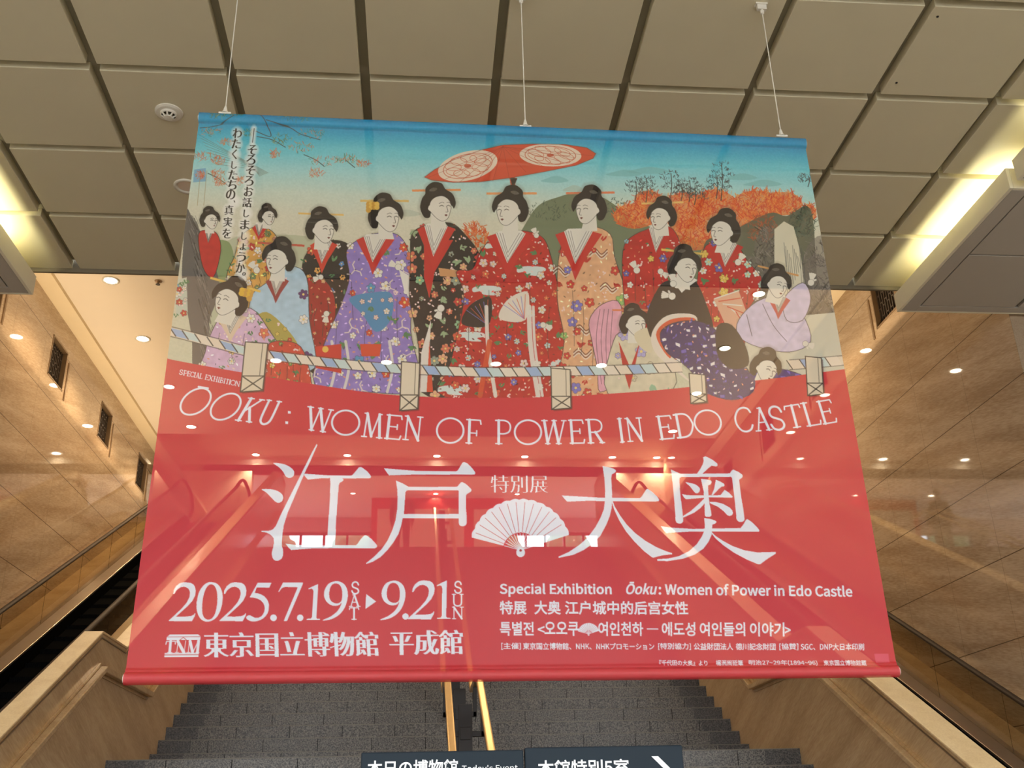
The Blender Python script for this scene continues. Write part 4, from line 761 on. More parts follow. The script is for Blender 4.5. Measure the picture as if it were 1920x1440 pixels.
# a light slab-serif alphabet: each letter as strokes (points, relative weight) in a unit box, y upwards
def serif(x, y, w=.2): return [((x - w / 2, y), (x + w / 2, y), .45)]
ell = [(.5 + .5 * math.cos(t), .5 + .5 * math.sin(t)) for t in np.linspace(0, 6.283, 30)]
LET = {
 'O': [(ell, .8)], 'I': [([(.5, 0), (.5, 1)], 1), ([(.2, 0), (.8, 0)], .5), ([(.2, 1), (.8, 1)], .5)],
 'E': [([(.15, 0), (.15, 1)], 1), ([(0, 1), (.92, 1), (.97, .86)], .55), ([(.15, .52), (.72, .52)], .5), ([(.72, .62), (.72, .42)], .5), ([(0, 0), (.94, 0), (1, .15)], .55)],
 'F': [([(.2, 0), (.2, 1)], 1), ([(0, 1), (.95, 1), (1, .84)], .55), ([(.2, .44), (.72, .44)], .5), ([(.72, .55), (.72, .33)], .5), ([(0, 0), (.4, 0)], .5)],
 'L': [([(.2, 0), (.2, 1)], 1), ([(0, 0), (.95, 0), (1, .16)], .55), ([(0, 1), (.42, 1)], .5)],
 'T': [([(.5, 0), (.5, 1)], 1), ([(.02, .86), (.06, 1), (.94, 1), (.98, .86)], .55), ([(.28, 0), (.72, 0)], .5)],
 'N': [([(.14, 0), (.14, 1)], .55), ([(.14, 1), (.86, 0)], 1), ([(.86, 0), (.86, 1)], .55), ([(0, 0), (.3, 0)], .5), ([(.7, 1), (1, 1)], .5), ([(0, 1), (.16, 1)], .5)],
 'M': [([(.12, 0), (.2, 1)], .55), ([(.2, 1), (.47, .03)], 1), ([(.47, .03), (.8, 1)], .55), ([(.8, 1), (.88, 0)], 1), ([(0, 0), (.24, 0)], .5), ([(.74, 0), (1, 0)], .5), ([(.08, 1), (.22, 1)], .5), ([(.78, 1), (.92, 1)], .5)],
 'W': [([(.1, 1), (.25, 0)], 1), ([(.25, 0), (.5, 1)], .55), ([(.5, 1), (.7, 0)], 1), ([(.7, 0), (.92, 1)], .55), ([(0, 1), (.22, 1)], .5), ([(.42, 1), (.6, 1)], .5), ([(.82, 1), (1, 1)], .5), ([(.16, 0), (.34, 0)], .5), ([(.6, 0), (.8, 0)], .5)],
 'P': [([(.2, 0), (.2, 1)], 1), ([(0, 1), (.6, 1), (.9, .9), (1, .72), (.9, .52), (.6, .43), (.2, .43)], .6), ([(0, 0), (.42, 0)], .5)],
 'R': [([(.16, 0), (.16, 1)], 1), ([(0, 1), (.55, 1), (.84, .9), (.92, .72), (.82, .54), (.55, .46), (.16, .46)], .6), ([(.5, .46), (.86, 0)], 1), ([(0, 0), (.34, 0)], .5), ([(.72, 0), (1, 0)], .5)],
 'D': [([(.16, 0), (.16, 1)], 1), ([(0, 1), (.5, 1), (.8, .88), (.98, .6), (.98, .4), (.8, .12), (.5, 0), (0, 0)], .7)],
 'C': [([(.95, .78), (.82, .94), (.55, 1), (.28, .93), (.08, .72), (.02, .5), (.08, .28), (.28, .07), (.55, 0), (.82, .07), (.95, .24)], .75)],
 'A': [([(.2, 0), (.5, 1)], .55), ([(.5, 1), (.84, 0)], 1), ([(.3, .36), (.7, .36)], .5), ([(.06, 0), (.34, 0)], .5), ([(.68, 0), (1, 0)], .5), ([(.36, 1), (.56, 1)], .5)],
 'S': [([(.9, .76), (.78, .93), (.5, 1), (.22, .93), (.1, .75), (.2, .58), (.5, .49), (.8, .4), (.92, .22), (.8, .07), (.5, 0), (.2, .07), (.06, .24)], .85)],
 'U': [([(.15, 1), (.15, .3), (.25, .08), (.5, 0), (.75, .08), (.85, .3), (.85, 1)], .8), ([(0, 1), (.3, 1)], .5), ([(.7, 1), (1, 1)], .5)],
 'K': [([(.18, 0), (.18, 1)], 1), ([(.85, 1), (.2, .42)], .6), ([(.4, .6), (.86, 0)], 1), ([(0, 0), (.36, 0)], .5), ([(.68, 0), (1, 0)], .5), ([(0, 1), (.36, 1)], .5), ([(.7, 1), (1, 1)], .5)],
 'X': [([(.12, 1), (.88, 0)], 1), ([(.88, 1), (.12, 0)], .55), ([(0, 1), (.28, 1)], .5), ([(.72, 1), (1, 1)], .5), ([(0, 0), (.28, 0)], .5), ([(.72, 0), (1, 0)], .5)],
 'H': [([(.18, 0), (.18, 1)], 1), ([(.82, 0), (.82, 1)], 1), ([(.18, .52), (.82, .52)], .5), ([(0, 0), (.36, 0)], .5), ([(.64, 0), (1, 0)], .5), ([(0, 1), (.36, 1)], .5), ([(.64, 1), (1, 1)], .5)],
 'B': [([(.2, 0), (.2, 1)], 1), ([(0, 1), (.55, 1), (.85, .9), (.88, .72), (.75, .58), (.5, .53), (.2, .53)], .6), ([(.5, .53), (.85, .43), (.96, .26), (.85, .08), (.55, 0), (0, 0)], .7)]}
def letter(ch, BL, BR, TL, w, col=PAPER, o=(0, 0, 1)):
    """one letter in the parallelogram bottom-left, bottom-right, top-left (in the frame o of a measured crop)"""
    BL, BR, TL = (np.array(v, float) / o[2] + np.array(o[:2]) for v in (BL, BR, TL))
    for P, k in LET[ch]:
        Q = [BL + (BR - BL) * x + (TL - BL) * y for x, y in P]
        line(Q, w * k, col, 1, len(P) > 4 and ch in 'OPRDCSUB')
P1 = (320, 680, 4.8); P2 = (680, 740, 4.8); P3 = (1040, 740, 6.4); P4 = (1300, 730, 6.4)
def tilted(cx, cy, a, b, ang, o):
    Q = np.array(disc(cx, cy, a, b, ang, 40)) / o[2] + np.array(o[:2]); line(np.vstack([Q, Q[:1]]), 3.4, PAPER)
tilted(225, 350, 152, 98, -.62, P1); tilted(495, 396, 150, 98, -.62, P1)
Q = np.array([(252, 217), (335, 231)]) / 4.8 + np.array((320, 680)); line(Q, 3.6, PAPER)
for ch, BL, BR, TL in (('K', (583, 516), (728, 535), (700, 318)), ('U', (770, 545), (900, 562), (868, 336))): letter(ch, BL, BR, TL, 4.9, o=P1)
for x, y in ((1068, 447), (1045, 540)): poly(np.array([(x - 13, y - 13), (x + 13, y - 10), (x + 12, y + 13), (x - 13, y + 11)]) / 4.8 + np.array((320, 680)), PAPER)
letter('W', (1210, 598), (1438, 630), (1236, 396), 4.9, o=P1); tilted(1575, 540, 123, 110, 0, P1)
for ch, BL, BR, TL in (('M', (-10, 374), (172, 390), (8, 165)), ('E', (198, 392), (338, 404), (222, 182)), ('N', (362, 402), (520, 414), (385, 192)), ('F', (930, 434), (1058, 442), (938, 224)), ('P', (1198, 440), (1330, 442), (1198, 232)), ('W', (1612, 440), (1830, 440), (1612, 234))): letter(ch, BL, BR, TL, 4.9, o=P2)
tilted(788, 323, 120, 111, 0, P2); tilted(1488, 338, 119, 108, 0, P2)
for ch, BL, BR, TL in (('E', (188, 583), (362, 580), (168, 308)), ('R', (402, 580), (600, 574), (374, 302)), ('I', (775, 572), (850, 564), (738, 292)), ('N', (880, 562), (1075, 552), (842, 288)), ('E', (1265, 536), (1440, 522), (1218, 264)), ('D', (1476, 518), (1682, 492), (1424, 244))): letter(ch, BL, BR, TL, 4.9, o=P3)
tilted(173, 398, 160, 145, .35, P4)
for ch, BL, BR, TL in (('C', (530, 520), (735, 495), (475, 235)), ('A', (742, 502), (945, 482), (690, 235)), ('S', (940, 492), (1118, 480), (878, 212)), ('T', (1150, 468), (1340, 438), (1080, 208)), ('L', (1366, 442), (1540, 415), (1285, 172)), ('E', (1562, 416), (1728, 388), (1480, 150))): letter(ch, BL, BR, TL, 4.9, o=P4)
xs = np.array([75, 113, 148, 180, 213, 228, 262, 0, 305, 338, 384, 428, 444, 480, 508, 527, 572]); ws = [30, 30, 26, 30, 12, 32, 24, 0, 28, 38, 38, 12, 30, 12, 30, 42, 44]
for ch, x, w in zip('SPECIAL EXHIBITION', [75, 112, 147, 175, 208, 222, 258, 0, 308, 338, 382, 424, 440, 475, 492, 522, 535, 578], [30, 30, 26, 30, 10, 32, 24, 0, 28, 38, 36, 10, 28, 10, 26, 10, 42, 40]):
    if ch != ' ':
        f = lambda q: 104 + (q - 75) * .193 + .00002 * (q - 75) ** 2
        letter(ch, (x, f(x)), (x + w, f(x + w)), (x + 10, f(x) - 42), 1.55, o=P1)
for ch, x0, y0, x1, y1 in (('S', 415, 187, 500, 320), ('A', 382, 332, 512, 462), ('T', 388, 478, 498, 607), ('S', 1572, 182, 1655, 312), ('U', 1548, 326, 1670, 457), ('N', 1550, 470, 1672, 600)): letter(ch, (x0, y1), (x1, y1), (x0, y0), 3.0, o=G_)
# museum mark: roofed gate over three letters
o = F_
outline([(110, 780), (430, 777), (458, 800), (455, 838), (72, 842), (78, 805)], o); outline([(52, 986), (438, 983), (432, 1030), (48, 1033)], o)
for P in ([(84, 806), (455, 803)], [(52, 1008), (436, 1005)], [(225, 840), (262, 810), (296, 838)]): line(np.array(P) / 6 + np.array((300, 1060)), .9, (196, 60, 62), 1, False)
for P, w in (([(120, 852), (108, 980)], 4.2), ([(66, 888), (74, 856), (172, 852), (172, 885)], 1.6), ([(85, 980), (135, 980)], 1.2), ([(204, 852), (188, 980)], 1.1), ([(200, 852), (268, 980)], 4.6), ([(290, 850), (272, 975)], 1.1), ([(172, 978), (208, 978)], 1.0), ([(330, 852), (318, 980)], 1.1), ([(338, 852), (366, 975)], 4.4), ([(372, 975), (432, 850)], 1.3), ([(434, 850), (420, 980)], 4.4), ([(302, 978), (338, 978)], 1.0), ([(402, 978), (440, 978)], 1.0)): line(np.array(P) / 6 + np.array((300, 1060)), w, PAPER, 1, False)
type_px('東京国立博物館', (380, 1232.5), (711.7, 1230), (380, 1186), mincho=(.014, -.004), bold=0)
type_px('平成館', (730, 1228.5), (869, 1226.5), (730, 1182.5), mincho=(.014, -.004), bold=0)
# right-hand block
type_px('Special Exhibition', (936.7, 1119), (1147.5, 1119.6), (936.7, 1093.2), bold=.010)
type_px('Ōoku', (1174.5, 1114.5), (1231.5, 1115), (1174.5, 1090.8), bold=.010, shear=.09)
type_px(': Women of Power in Edo Castle', (1235, 1115.2), (1598.8, 1119.3), (1235, 1093.2), bold=.010)
type_px('特展', (936.7, 1152.3), (988, 1152.4), (936.7, 1126)); type_px('大奥', (1001.5, 1152.3), (1052, 1152.5), (1001.5, 1126)); type_px('江户城中的后宫女性', (1059, 1152.6), (1291, 1153.2), (1059, 1126.3))
for s, x0, x1 in (('특별전', 937, 1001), ('<', 1008, 1021), ('오오쿠', 1021, 1085.6), ('여인천하', 1121.7, 1206.5), ('에도성', 1240.8, 1304), ('여인들의', 1312, 1397.5), ('이야기', 1406, 1471), ('>', 1471.5, 1482.5)):
    e = (x0 - 937) * .0026; f = (x1 - 937) * .0026; t = 8 if s in '<>' else 0
    type_px(s, (x0, 1192 + e - t * .7), (x1, 1192 + f - t * .7), (x0, 1165.4 + e + t))
line([(1213.7, 1179.3), (1233.5, 1179.4)], 1.8, PAPER, 1, False)
for s, x0, x1 in (('[主催]', 939.8, 976.7), ('東京国立博物館、NHK、NHKプロモーション', 980.4, 1227.3), ('[特別協力]', 1234, 1295.5), ('公益財団法人', 1300.5, 1375), ('德川記念財団', 1379.3, 1454.5), ('[協賛]', 1461.2, 1497), ('SGC、DNP大日本印刷', 1501.2, 1620.5)):
    e = (x0 - 940) * .0022; f = (x1 - 940) * .0022; type_px(s, (x0, 1218 + e), (x1, 1218 + f), (x0, 1204.8 + e))
for s, x0, x1 in (('『千代田の大奥』より', 1236, 1326.5), ('楊洲周延筆', 1342, 1393), ('明治27~29年(1894~96)', 1403.7, 1532.5), ('東京国立博物館蔵', 1543.7, 1624.2)): type_px(s, (x0, 1248.4), (x1, 1248.8), (x0, 1237.4))
poly([(1639.5, 1226), (1665.5, 1225.5), (1668, 1242.3), (1642, 1242.8)], (226, 84, 104))
# upright line of writing at the left, dark on a pale glow
COLS = [('わたくしたちの、真実を', [(600, 285), (590, 380), (575, 475), (572, 572), (560, 660), (553, 750), (540, 838), (574, 900), (525, 978), (515, 1085), (505, 1188)]),
        ('そろそろお話しましょうか。', [(735, 435), (722, 525), (720, 620), (705, 715), (702, 810), (688, 908), (682, 1008), (668, 1108), (662, 1212), (652, 1308), (638, 1400), (628, 1497), (660, 1552)])]
ups = [(c, 320 + x / 4.8, 190 + y / 4.8) for s, ps in COLS for c, (x, y) in zip(s, ps)]
for k in range(7):
    for c, x, y in ups: poly(disc(x, y, 13.5 - 1.4 * k, 14 - 1.4 * k), (246, 243, 236), .2)
    line([(476, 240), (473, 268)], 14 - 1.6 * k, (246, 243, 236), .2, False)
line([(476.5, 241), (473.5, 267)], 1.4, (40, 36, 36), 1, False)
for c, x, y in ups:
    sz = {'、': 4, '。': 6.5, 'ょ': 13, 'し': 14}.get(c, 18); wd = {'し': 11, 'く': 10, 'ょ': 12}.get(c, sz * .98)
    type_px(c, (x - wd / 2 - .6, y + sz / 2), (x + wd / 2 - .6, y + sz / 2 + .5), (x - wd / 2 + .6, y - sz / 2), (34, 30, 30), bold=.003, mincho=(.008, -.006))
# ================================================================= THE BANNER
YB = 4.98
bt = thing('exhibition_banner', (.50, YB, 2.3), 'huge red exhibition banner printed with women in kimono, hanging from three cables', 'banner')
HI = np.linalg.inv(H_PX)
def cloth():
    jj, ii = np.mgrid[0:PH, 0:PW]; Q = hmap(HI, np.c_[ii.ravel(), jj.ravel()]); V = px_to_plane_y(Q, YB)
    tt = jj.ravel() / (PH - 1); d = np.zeros(len(tt))
    for c, w, r in ((.0105, .0115, .028), (.9912, .0086, .030)): k = np.clip(1 - ((tt - c) / w) ** 2, 0, 1); d = np.maximum(d, r * np.sqrt(k))
    d += .007 * np.exp(-((tt - .9805) / .0025) ** 2)                    # stitched seam over the lower sleeve
    V[:, 1] -= d; V -= np.array(bt.location)
    n = PW * PH; q = (PW - 1) * (PH - 1); a = (np.arange(PH - 1)[:, None] * PW + np.arange(PW - 1)[None]).ravel()
    me = bpy.data.meshes.new('cloth'); me.vertices.add(n); me.vertices.foreach_set('co', V.astype(np.float32).ravel())
    me.loops.add(4 * q); me.loops.foreach_set('vertex_index', np.c_[a, a + PW, a + PW + 1, a + 1].astype(np.int32).ravel())
    me.polygons.add(q); me.polygons.foreach_set('loop_start', np.arange(0, 4 * q, 4, dtype=np.int32)); me.polygons.foreach_set('use_smooth', np.ones(q, bool)); me.update(calc_edges=True)
    s = np.clip(CAN, 0, 1).reshape(-1, 3); lin = np.where(s <= .04045, s / 12.92, ((s + .055) / 1.055) ** 2.4)
    at = me.color_attributes.new('print', 'FLOAT_COLOR', 'POINT'); at.data.foreach_set('color', np.c_[lin, np.ones(n)].astype(np.float32).ravel())
    m = bpy.data.materials.new('printed_cloth'); m.use_nodes = True; nt = m.node_tree; N = nt.nodes.new; L = nt.links.new; nt.nodes.remove(nt.nodes['Principled BSDF'])
    c = N('ShaderNodeAttribute'); c.attribute_name = 'print'
    tc = N('ShaderNodeTexCoord'); wv = N('ShaderNodeTexWave'); wv.inputs['Scale'].default_value = 90; wv.inputs['Distortion'].default_value = .6; L(tc.outputs['Object'], wv.inputs['Vector'])
    k = N('ShaderNodeMix'); k.data_type = 'RGBA'; k.blend_type = 'MULTIPLY'; k.inputs['Factor'].default_value = .06; L(c.outputs['Color'], k.inputs['A']); L(wv.outputs['Color'], k.inputs['B'])
    df = N('ShaderNodeBsdfDiffuse'); tr = N('ShaderNodeBsdfTranslucent'); tp = N('ShaderNodeBsdfTransparent'); L(k.outputs['Result'], df.inputs['Color']); L(k.outputs['Result'], tr.inputs['Color'])
    a1 = N('ShaderNodeMixShader'); a1.inputs[0].default_value = .18; L(df.outputs[0], a1.inputs[1]); L(tr.outputs[0], a1.inputs[2])
    gl = N('ShaderNodeBsdfGlossy'); gl.inputs['Roughness'].default_value = .45; a0 = N('ShaderNodeMixShader'); a0.inputs[0].default_value = .025; L(a1.outputs[0], a0.inputs[1]); L(gl.outputs[0], a0.inputs[2])
    a2 = N('ShaderNodeMixShader'); a2.inputs[0].default_value = CLEAR; L(a0.outputs[0], a2.inputs[1]); L(tp.outputs[0], a2.inputs[2]); L(a2.outputs[0], nt.nodes['Material Output'].inputs['Surface'])
    me.materials.append(m); o = bpy.data.objects.new('cloth', me); C.objects.link(o); o.parent = bt; return o
CLEAR = .22
cloth()
qt = px_to_plane_y(QUAD, YB)
for (a, b), c, r in (((qt[0], qt[1]), .0115, .018), ((qt[3], qt[2]), .991, .020)):
    o = (qt[3] - qt[0]) * (c if c < .5 else c - 1); m = MB(); m.tube([a + o + (-.004, -.006, 0), b + o + (.004, -.006, 0)], r, 12); m.build('rod', WHITE_PL, bt, soft=False)
for k, (p, lab) in enumerate((((422, 212), 'leftmost'), ((985, 237), 'middle'), ((1465, 255), 'rightmost'))):
    b = px_to_plane_y([p], YB)[0]; b[2] -= .004; x, z0 = b[0], b[2]
    t = thing('hanging_cable', (x, YB, z0), 'thin white cable holding up the banner from the ceiling, %s of the three' % lab, 'cable', 'cables holding the banner')
    m = MB(); m.tube([(x, YB, z0 + .03), (x, YB, Z_LOBBY - .005)], .0032, 8); m.build('wire', WHITE_PL, t)
    m = MB(); m.lathe([(.0, .055), (.006, .05), (.011, .03), (.014, .012), (.02, .008), (.024, .0), (0, -.002)], (x, YB, z0 + .0), 12); m.box(x - .035, x + .035, YB - .012, YB + .012, z0 - .008, z0 + .004); m.build('eyelet', WHITE_PL, t)
    m = MB(); m.box(x - .03, x + .03, YB - .012, YB + .012, Z_LOBBY - .05, Z_LOBBY); m.lathe([(.004, -.085), (.012, -.08), (.014, -.06), (.008, -.05), (0, -.05)], (x, YB, Z_LOBBY), 10); m.box(x - .038, x + .038, YB - .018, YB + .018, Z_LOBBY - .012, Z_LOBBY + .0); m.build('ceiling_clamp', WHITE_PL, t)
# ================================================================= LIGHT TROUGHS beside the lobby ceiling
def trough(x, s, y0, y1, label):
    """x: inner face, s: direction away from the middle"""
    zb, zt = 4.60 + CZ, 4.79 + CZ; t = thing('light_trough', (x + s * 1.5, (y0 + y1) / 2, zb), label, 'ceiling light trough', 'light troughs beside the lobby ceiling'); w = 3.9
    A = lambda a, b: (min(x + s * a, x + s * b), max(x + s * a, x + s * b))
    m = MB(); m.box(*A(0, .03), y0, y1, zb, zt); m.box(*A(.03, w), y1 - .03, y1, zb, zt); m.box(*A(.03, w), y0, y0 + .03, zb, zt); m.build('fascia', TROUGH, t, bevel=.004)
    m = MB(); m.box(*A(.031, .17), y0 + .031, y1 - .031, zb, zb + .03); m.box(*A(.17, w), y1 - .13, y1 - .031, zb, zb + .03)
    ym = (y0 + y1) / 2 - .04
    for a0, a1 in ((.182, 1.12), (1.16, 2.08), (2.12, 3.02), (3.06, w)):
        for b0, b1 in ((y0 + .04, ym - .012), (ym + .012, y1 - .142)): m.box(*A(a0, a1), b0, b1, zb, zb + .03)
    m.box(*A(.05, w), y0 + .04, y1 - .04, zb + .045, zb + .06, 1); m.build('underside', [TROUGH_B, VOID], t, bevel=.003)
    xc = x + s * .20; m = MB(); m.tube([(xc, y0 + .12, zb + .10), (xc, y1 - .55, zb + .10)], .016, 10); m.build('lamp_tube', TUBE, t)
SEG = [(6.49, 8.60), (4.36, 6.39), (2.2, 4.26), (.1, 2.1)]
for k, (a, b) in enumerate(SEG):
    e = ['farthest, ending by the marble wall', 'second from the marble wall', 'third from the marble wall, overhead', 'fourth from the marble wall, overhead'][k]
    trough(-3.545, -1, a, b, 'boxed light trough along the left edge of the ceiling, ' + e); trough(4.60, 1, a, b, 'boxed light trough along the right edge of the ceiling, ' + e)
# ================================================================= DOWNLIGHTS
def downlight(x, y, zc, label, lit=True, group='downlights in the stair hall ceiling', r=.085, watts=60):
    t = thing('downlight', (x, y, zc), label, 'downlight', group)
    m = MB(); m.lathe([(r + .028, 0), (r + .026, -.012), (r, -.010), (r * .92, .0)], (x, y, zc), 28); m.build('trim_ring', WHITE_PL, t, soft=True)
    m = MB(); m.disc((x, y, zc - .004), r * .93); m.build('lens' if lit else 'reflector', LENS if lit else REFL, t)
    if lit: lamp('downlight_beam', 'SPOT', (x, y, zc - .03), watts, WARM, spot_size=math.radians(115), spot_blend=.6, shadow_soft_size=.06)
ORD = ['nearest', 'second nearest', 'third nearest', 'farthest']
for i, y in enumerate((12.35, 14.1, 15.88, 17.68)):
    downlight(-4.14, y, Z_HALL, 'lit round downlight over the left escalator, %s of its column of four' % ORD[i]); downlight(4.65, y, Z_HALL, 'lit round downlight over the right escalator, %s of its column of four' % ORD[i])
PL = ['leftmost', 'second from left', 'third from left', 'rightmost']
for i, x in enumerate((-2.29, -.58, 1.14, 2.83)):
    downlight(x, 14.8, Z_HALL, 'lit round downlight glowing through the painted rope rail, %s of four' % PL[i], watts=45)
    downlight(x, 16.5, Z_HALL, 'unlit pale downlight showing faintly through the red cloth, %s of four' % PL[i], False)
for i, x in enumerate((-5.0 + .1, -3.85, -1.75, .34, 2.42, 4.52, 5.6)):
    lab = ['at the far left end of the end row', 'first from left above the big white title', 'second from left above the big white title', 'third from left above the big white title', 'fourth from left above the big white title', 'fifth from left above the big white title', 'at the far right end of the end row'][i]
    if 0 < i: downlight(x, 23.0, Z_RAISED, 'lit round downlight ' + lab, watts=75)
for i, x in enumerate((-4.8, -1.71, .345, 2.396, 4.45)):
    downlight(x, 24.88, 7.9 + CZ, 'small lit downlight low in the upper hall, %s of five' % ['leftmost', 'second', 'middle', 'fourth', 'rightmost'][i], group='downlights in the upper hall', r=.06, watts=170)
downlight(-1.94, 7.237, Z_LOBBY, 'unlit round downlight with dark opening at the left edge of the banner', False, None, .075)
t = thing('smoke_detector', (-1.878, 6.293, Z_LOBBY), 'round cream smoke detector on a ceiling panel left of the banner', 'smoke detector')
m = MB(); m.lathe([(.10, 0), (.10, -.008), (.085, -.016), (.062, -.018), (.058, -.03), (.05, -.034)], (-1.878, 6.293, Z_LOBBY), 30); m.build('base', WHITE_PL, t, soft=False)
m = MB()
for i in range(8):
    a = i * math.pi / 4; m.tube([(-1.878 + .052 * math.cos(a), 6.293 + .052 * math.sin(a), Z_LOBBY - .03), (-1.878 + .03 * math.cos(a), 6.293 + .03 * math.sin(a), Z_LOBBY - .05)], .006, 6)
m.lathe([(.034, -.048), (.03, -.056), (.0, -.058)], (-1.878, 6.293, Z_LOBBY), 20); m.build('sensor_head', WHITE_PL, t)
m = MB(); m.lathe([(.035, -.032), (.05, -.033)], (-1.878, 6.293, Z_LOBBY), 20); m.build('vent_slot', DARK, t)
t = thing('sprinkler', (-3.523, 12.347, Z_HALL), 'small dark sprinkler head in the peach ceiling above the left escalator', 'sprinkler')
m = MB(); m.lathe([(.05, 0), (.045, -.012), (.018, -.014), (.016, -.03), (0, -.03)], (-3.523, 12.347, Z_HALL), 18); m.build('rosette', BRONZE, t); m = MB(); m.lathe([(0, -.05), (.03, -.05), (.03, -.054), (0, -.055)], (-3.523, 12.347, Z_HALL), 14); m.tube([(-3.523, 12.347, Z_HALL - .03), (-3.523, 12.347, Z_HALL - .052)], .006, 6); m.build('deflector', DARK, t)
for k, (x, y) in enumerate(((3.357, 5.018), (3.363, 5.673))):
    m = MB(); m.lathe([(.009, 0), (.008, -.004), (0, -.006)], (x, y, Z_LOBBY), 10); o = m.build('screw', DARK); tag(o, 'tiny dark screw in a ceiling panel right of the banner, ' + ('nearer of two' if k == 0 else 'farther of two'), 'screw', 'screws in the ceiling panels')
# ================================================================= WALL GRILLES
def grille(x, s, y, label):
    t = thing('wall_grille', (x, y + VW / 2, VZ0), label, 'air grille', 'grilles high on the marble walls')
    d = .10; X = lambda a, b: (min(x + s * a, x + s * b), max(x + s * a, x + s * b)); f = .035
    m = MB(); m.box(*X(.006, -d), y - .012, y + .012, VZ0 - .0, VZ1); m.box(*X(.006, -d), y + VW - .012, y + VW + .012, VZ0, VZ1); m.box(*X(.006, -d), y - .012, y + VW + .012, VZ0 - .012, VZ0 + .012); m.box(*X(.006, -d), y - .012, y + VW + .012, VZ1 - .012, VZ1 + .012); m.build('frame', BRONZE, t)
    m = MB(); m.box(*X(-d + .02, -d), y + .012, y + VW - .012, VZ0 + .012, VZ1 - .012); m.build('backing', BLACK, t)
    m = MB(); n = 9
    for i in range(n + 1):
        yy = y + .02 + (VW - .04) * i / n; m.box(*X(-d + .045, -d + .02), yy - .006, yy + .006, VZ0 + .02, VZ1 - .02)
    for i in range(n):                                            # offset slots: staggered cross bars
        yy = y + .02 + (VW - .04) * i / n
        for q in (.18, .5, .82): zz = VZ0 + (VZ1 - VZ0) * q + (.03 if i % 2 else -.03); m.box(*X(-d + .045, -d + .02), yy, yy + (VW - .04) / n, zz - .006, zz + .006)
    m.build('lattice', mat('grille_iron', (.09, .07, .055), .4, .4), t)
    m = MB(); m.box(*X(.012, 0), y + VW + .095, y + VW + .135, VZ0 - .10, VZ1 - .10); m.build('side_strip', BRONZE, t)
WH = ['nearest', 'second', 'third', 'farthest']
for i, y in enumerate(VY): grille(XL, 1, y, 'recessed bronze air grille high on the left marble wall, %s from the lobby' % WH[i]); grille(XR, -1, y, 'recessed bronze air grille high on the right marble wall, %s from the lobby' % WH[i])
# ================================================================= SIGNS in the lobby
SIGN = mat('sign_board', (.012, .021, .030), .6, spec=.2, vary=.05); SIGN_W = mat('sign_lettering', (.80, .82, .84), .5)
YS = 3.2
def sign(x0, x1, z, texts, label, arrow=False):
    t = thing('floor_sign', ((x0 + x1) / 2, YS, 0), label, 'sign', 'signs standing in front of the stairs')
    m = MB(); m.box(x0, x1, YS, YS + .035, .55, z); m.build('board', SIGN, t, bevel=.004)
    m = MB(); m.box((x0 + x1) / 2 - .03, (x0 + x1) / 2 + .03, YS + .036, YS + .07, .02, 1.2); m.build('post', DARK, t); m = MB(); m.box(x0 + .05, x1 - .05, YS - .14, YS + .22, 0, .02); m.build('foot', DARK, t, bevel=.004)
    u = .001562                                                   # metres per measured pixel at this depth
    m = MB()
    for s, a, b, zt, h in texts:
        Ls = glyph_loops(s, .006 if h > 20 else .0); A = np.vstack(Ls); lo, hi = A.min(0), A.max(0)
        cu = bpy.data.curves.new('line', 'CURVE'); cu.dimensions = '2D'; cu.fill_mode = 'BOTH'
        for Lp in Ls:
            q = (Lp - lo) / (hi - lo); q = np.c_[a + q[:, 0] * (b - a), zt - h * u + q[:, 1] * h * u]
            sp = cu.splines.new('POLY'); sp.points.add(len(q) - 1); sp.points.foreach_set('co', np.c_[q, np.zeros(len(q)), np.ones(len(q))].ravel()); sp.use_cyclic_u = True
        ob = bpy.data.objects.new('line', cu); C.objects.link(ob); bpy.context.view_layer.update(); me = bpy.data.meshes.new_from_object(ob.evaluated_get(bpy.context.evaluated_depsgraph_get()))
        m.add([(v.co.x, YS - .002, v.co.y) for v in me.vertices], [tuple(p.vertices) for p in me.polygons]); bpy.data.objects.remove(ob); bpy.data.curves.remove(cu); bpy.data.meshes.remove(me)
    if arrow:
        ax, az, w, h = x1 - .096, z - .031, .020, .075
        for sg in (1, -1): m.prism([(ax, az - h + sg * h), (ax + w, az - h + sg * h), (ax + w + .075, az - h), (ax + .075, az - h)], YS - .0025, YS - .001, axis='y')
    m.build('lettering', SIGN_W, t, fix=False); return t
X = lambda px: float(px_to_plane_y([(px, 1420)], YS)[0, 0])
sign(X(677), X(981.5), .231 + CZ, [('本日の博物館', X(689.5), X(858.5), .231 + CZ - .0225, 28), ("Today's Event", X(866), X(970), .231 + CZ - .040, 15)], 'dark blue-grey floor sign below the banner, left of the pair')
sign(X(984.5), X(1281), .237 + CZ, [('本館特別5室', X(1007.5), X(1178), .237 + CZ - .036, 30)], 'dark blue-grey floor sign below the banner, right of the pair, with white arrow', True)
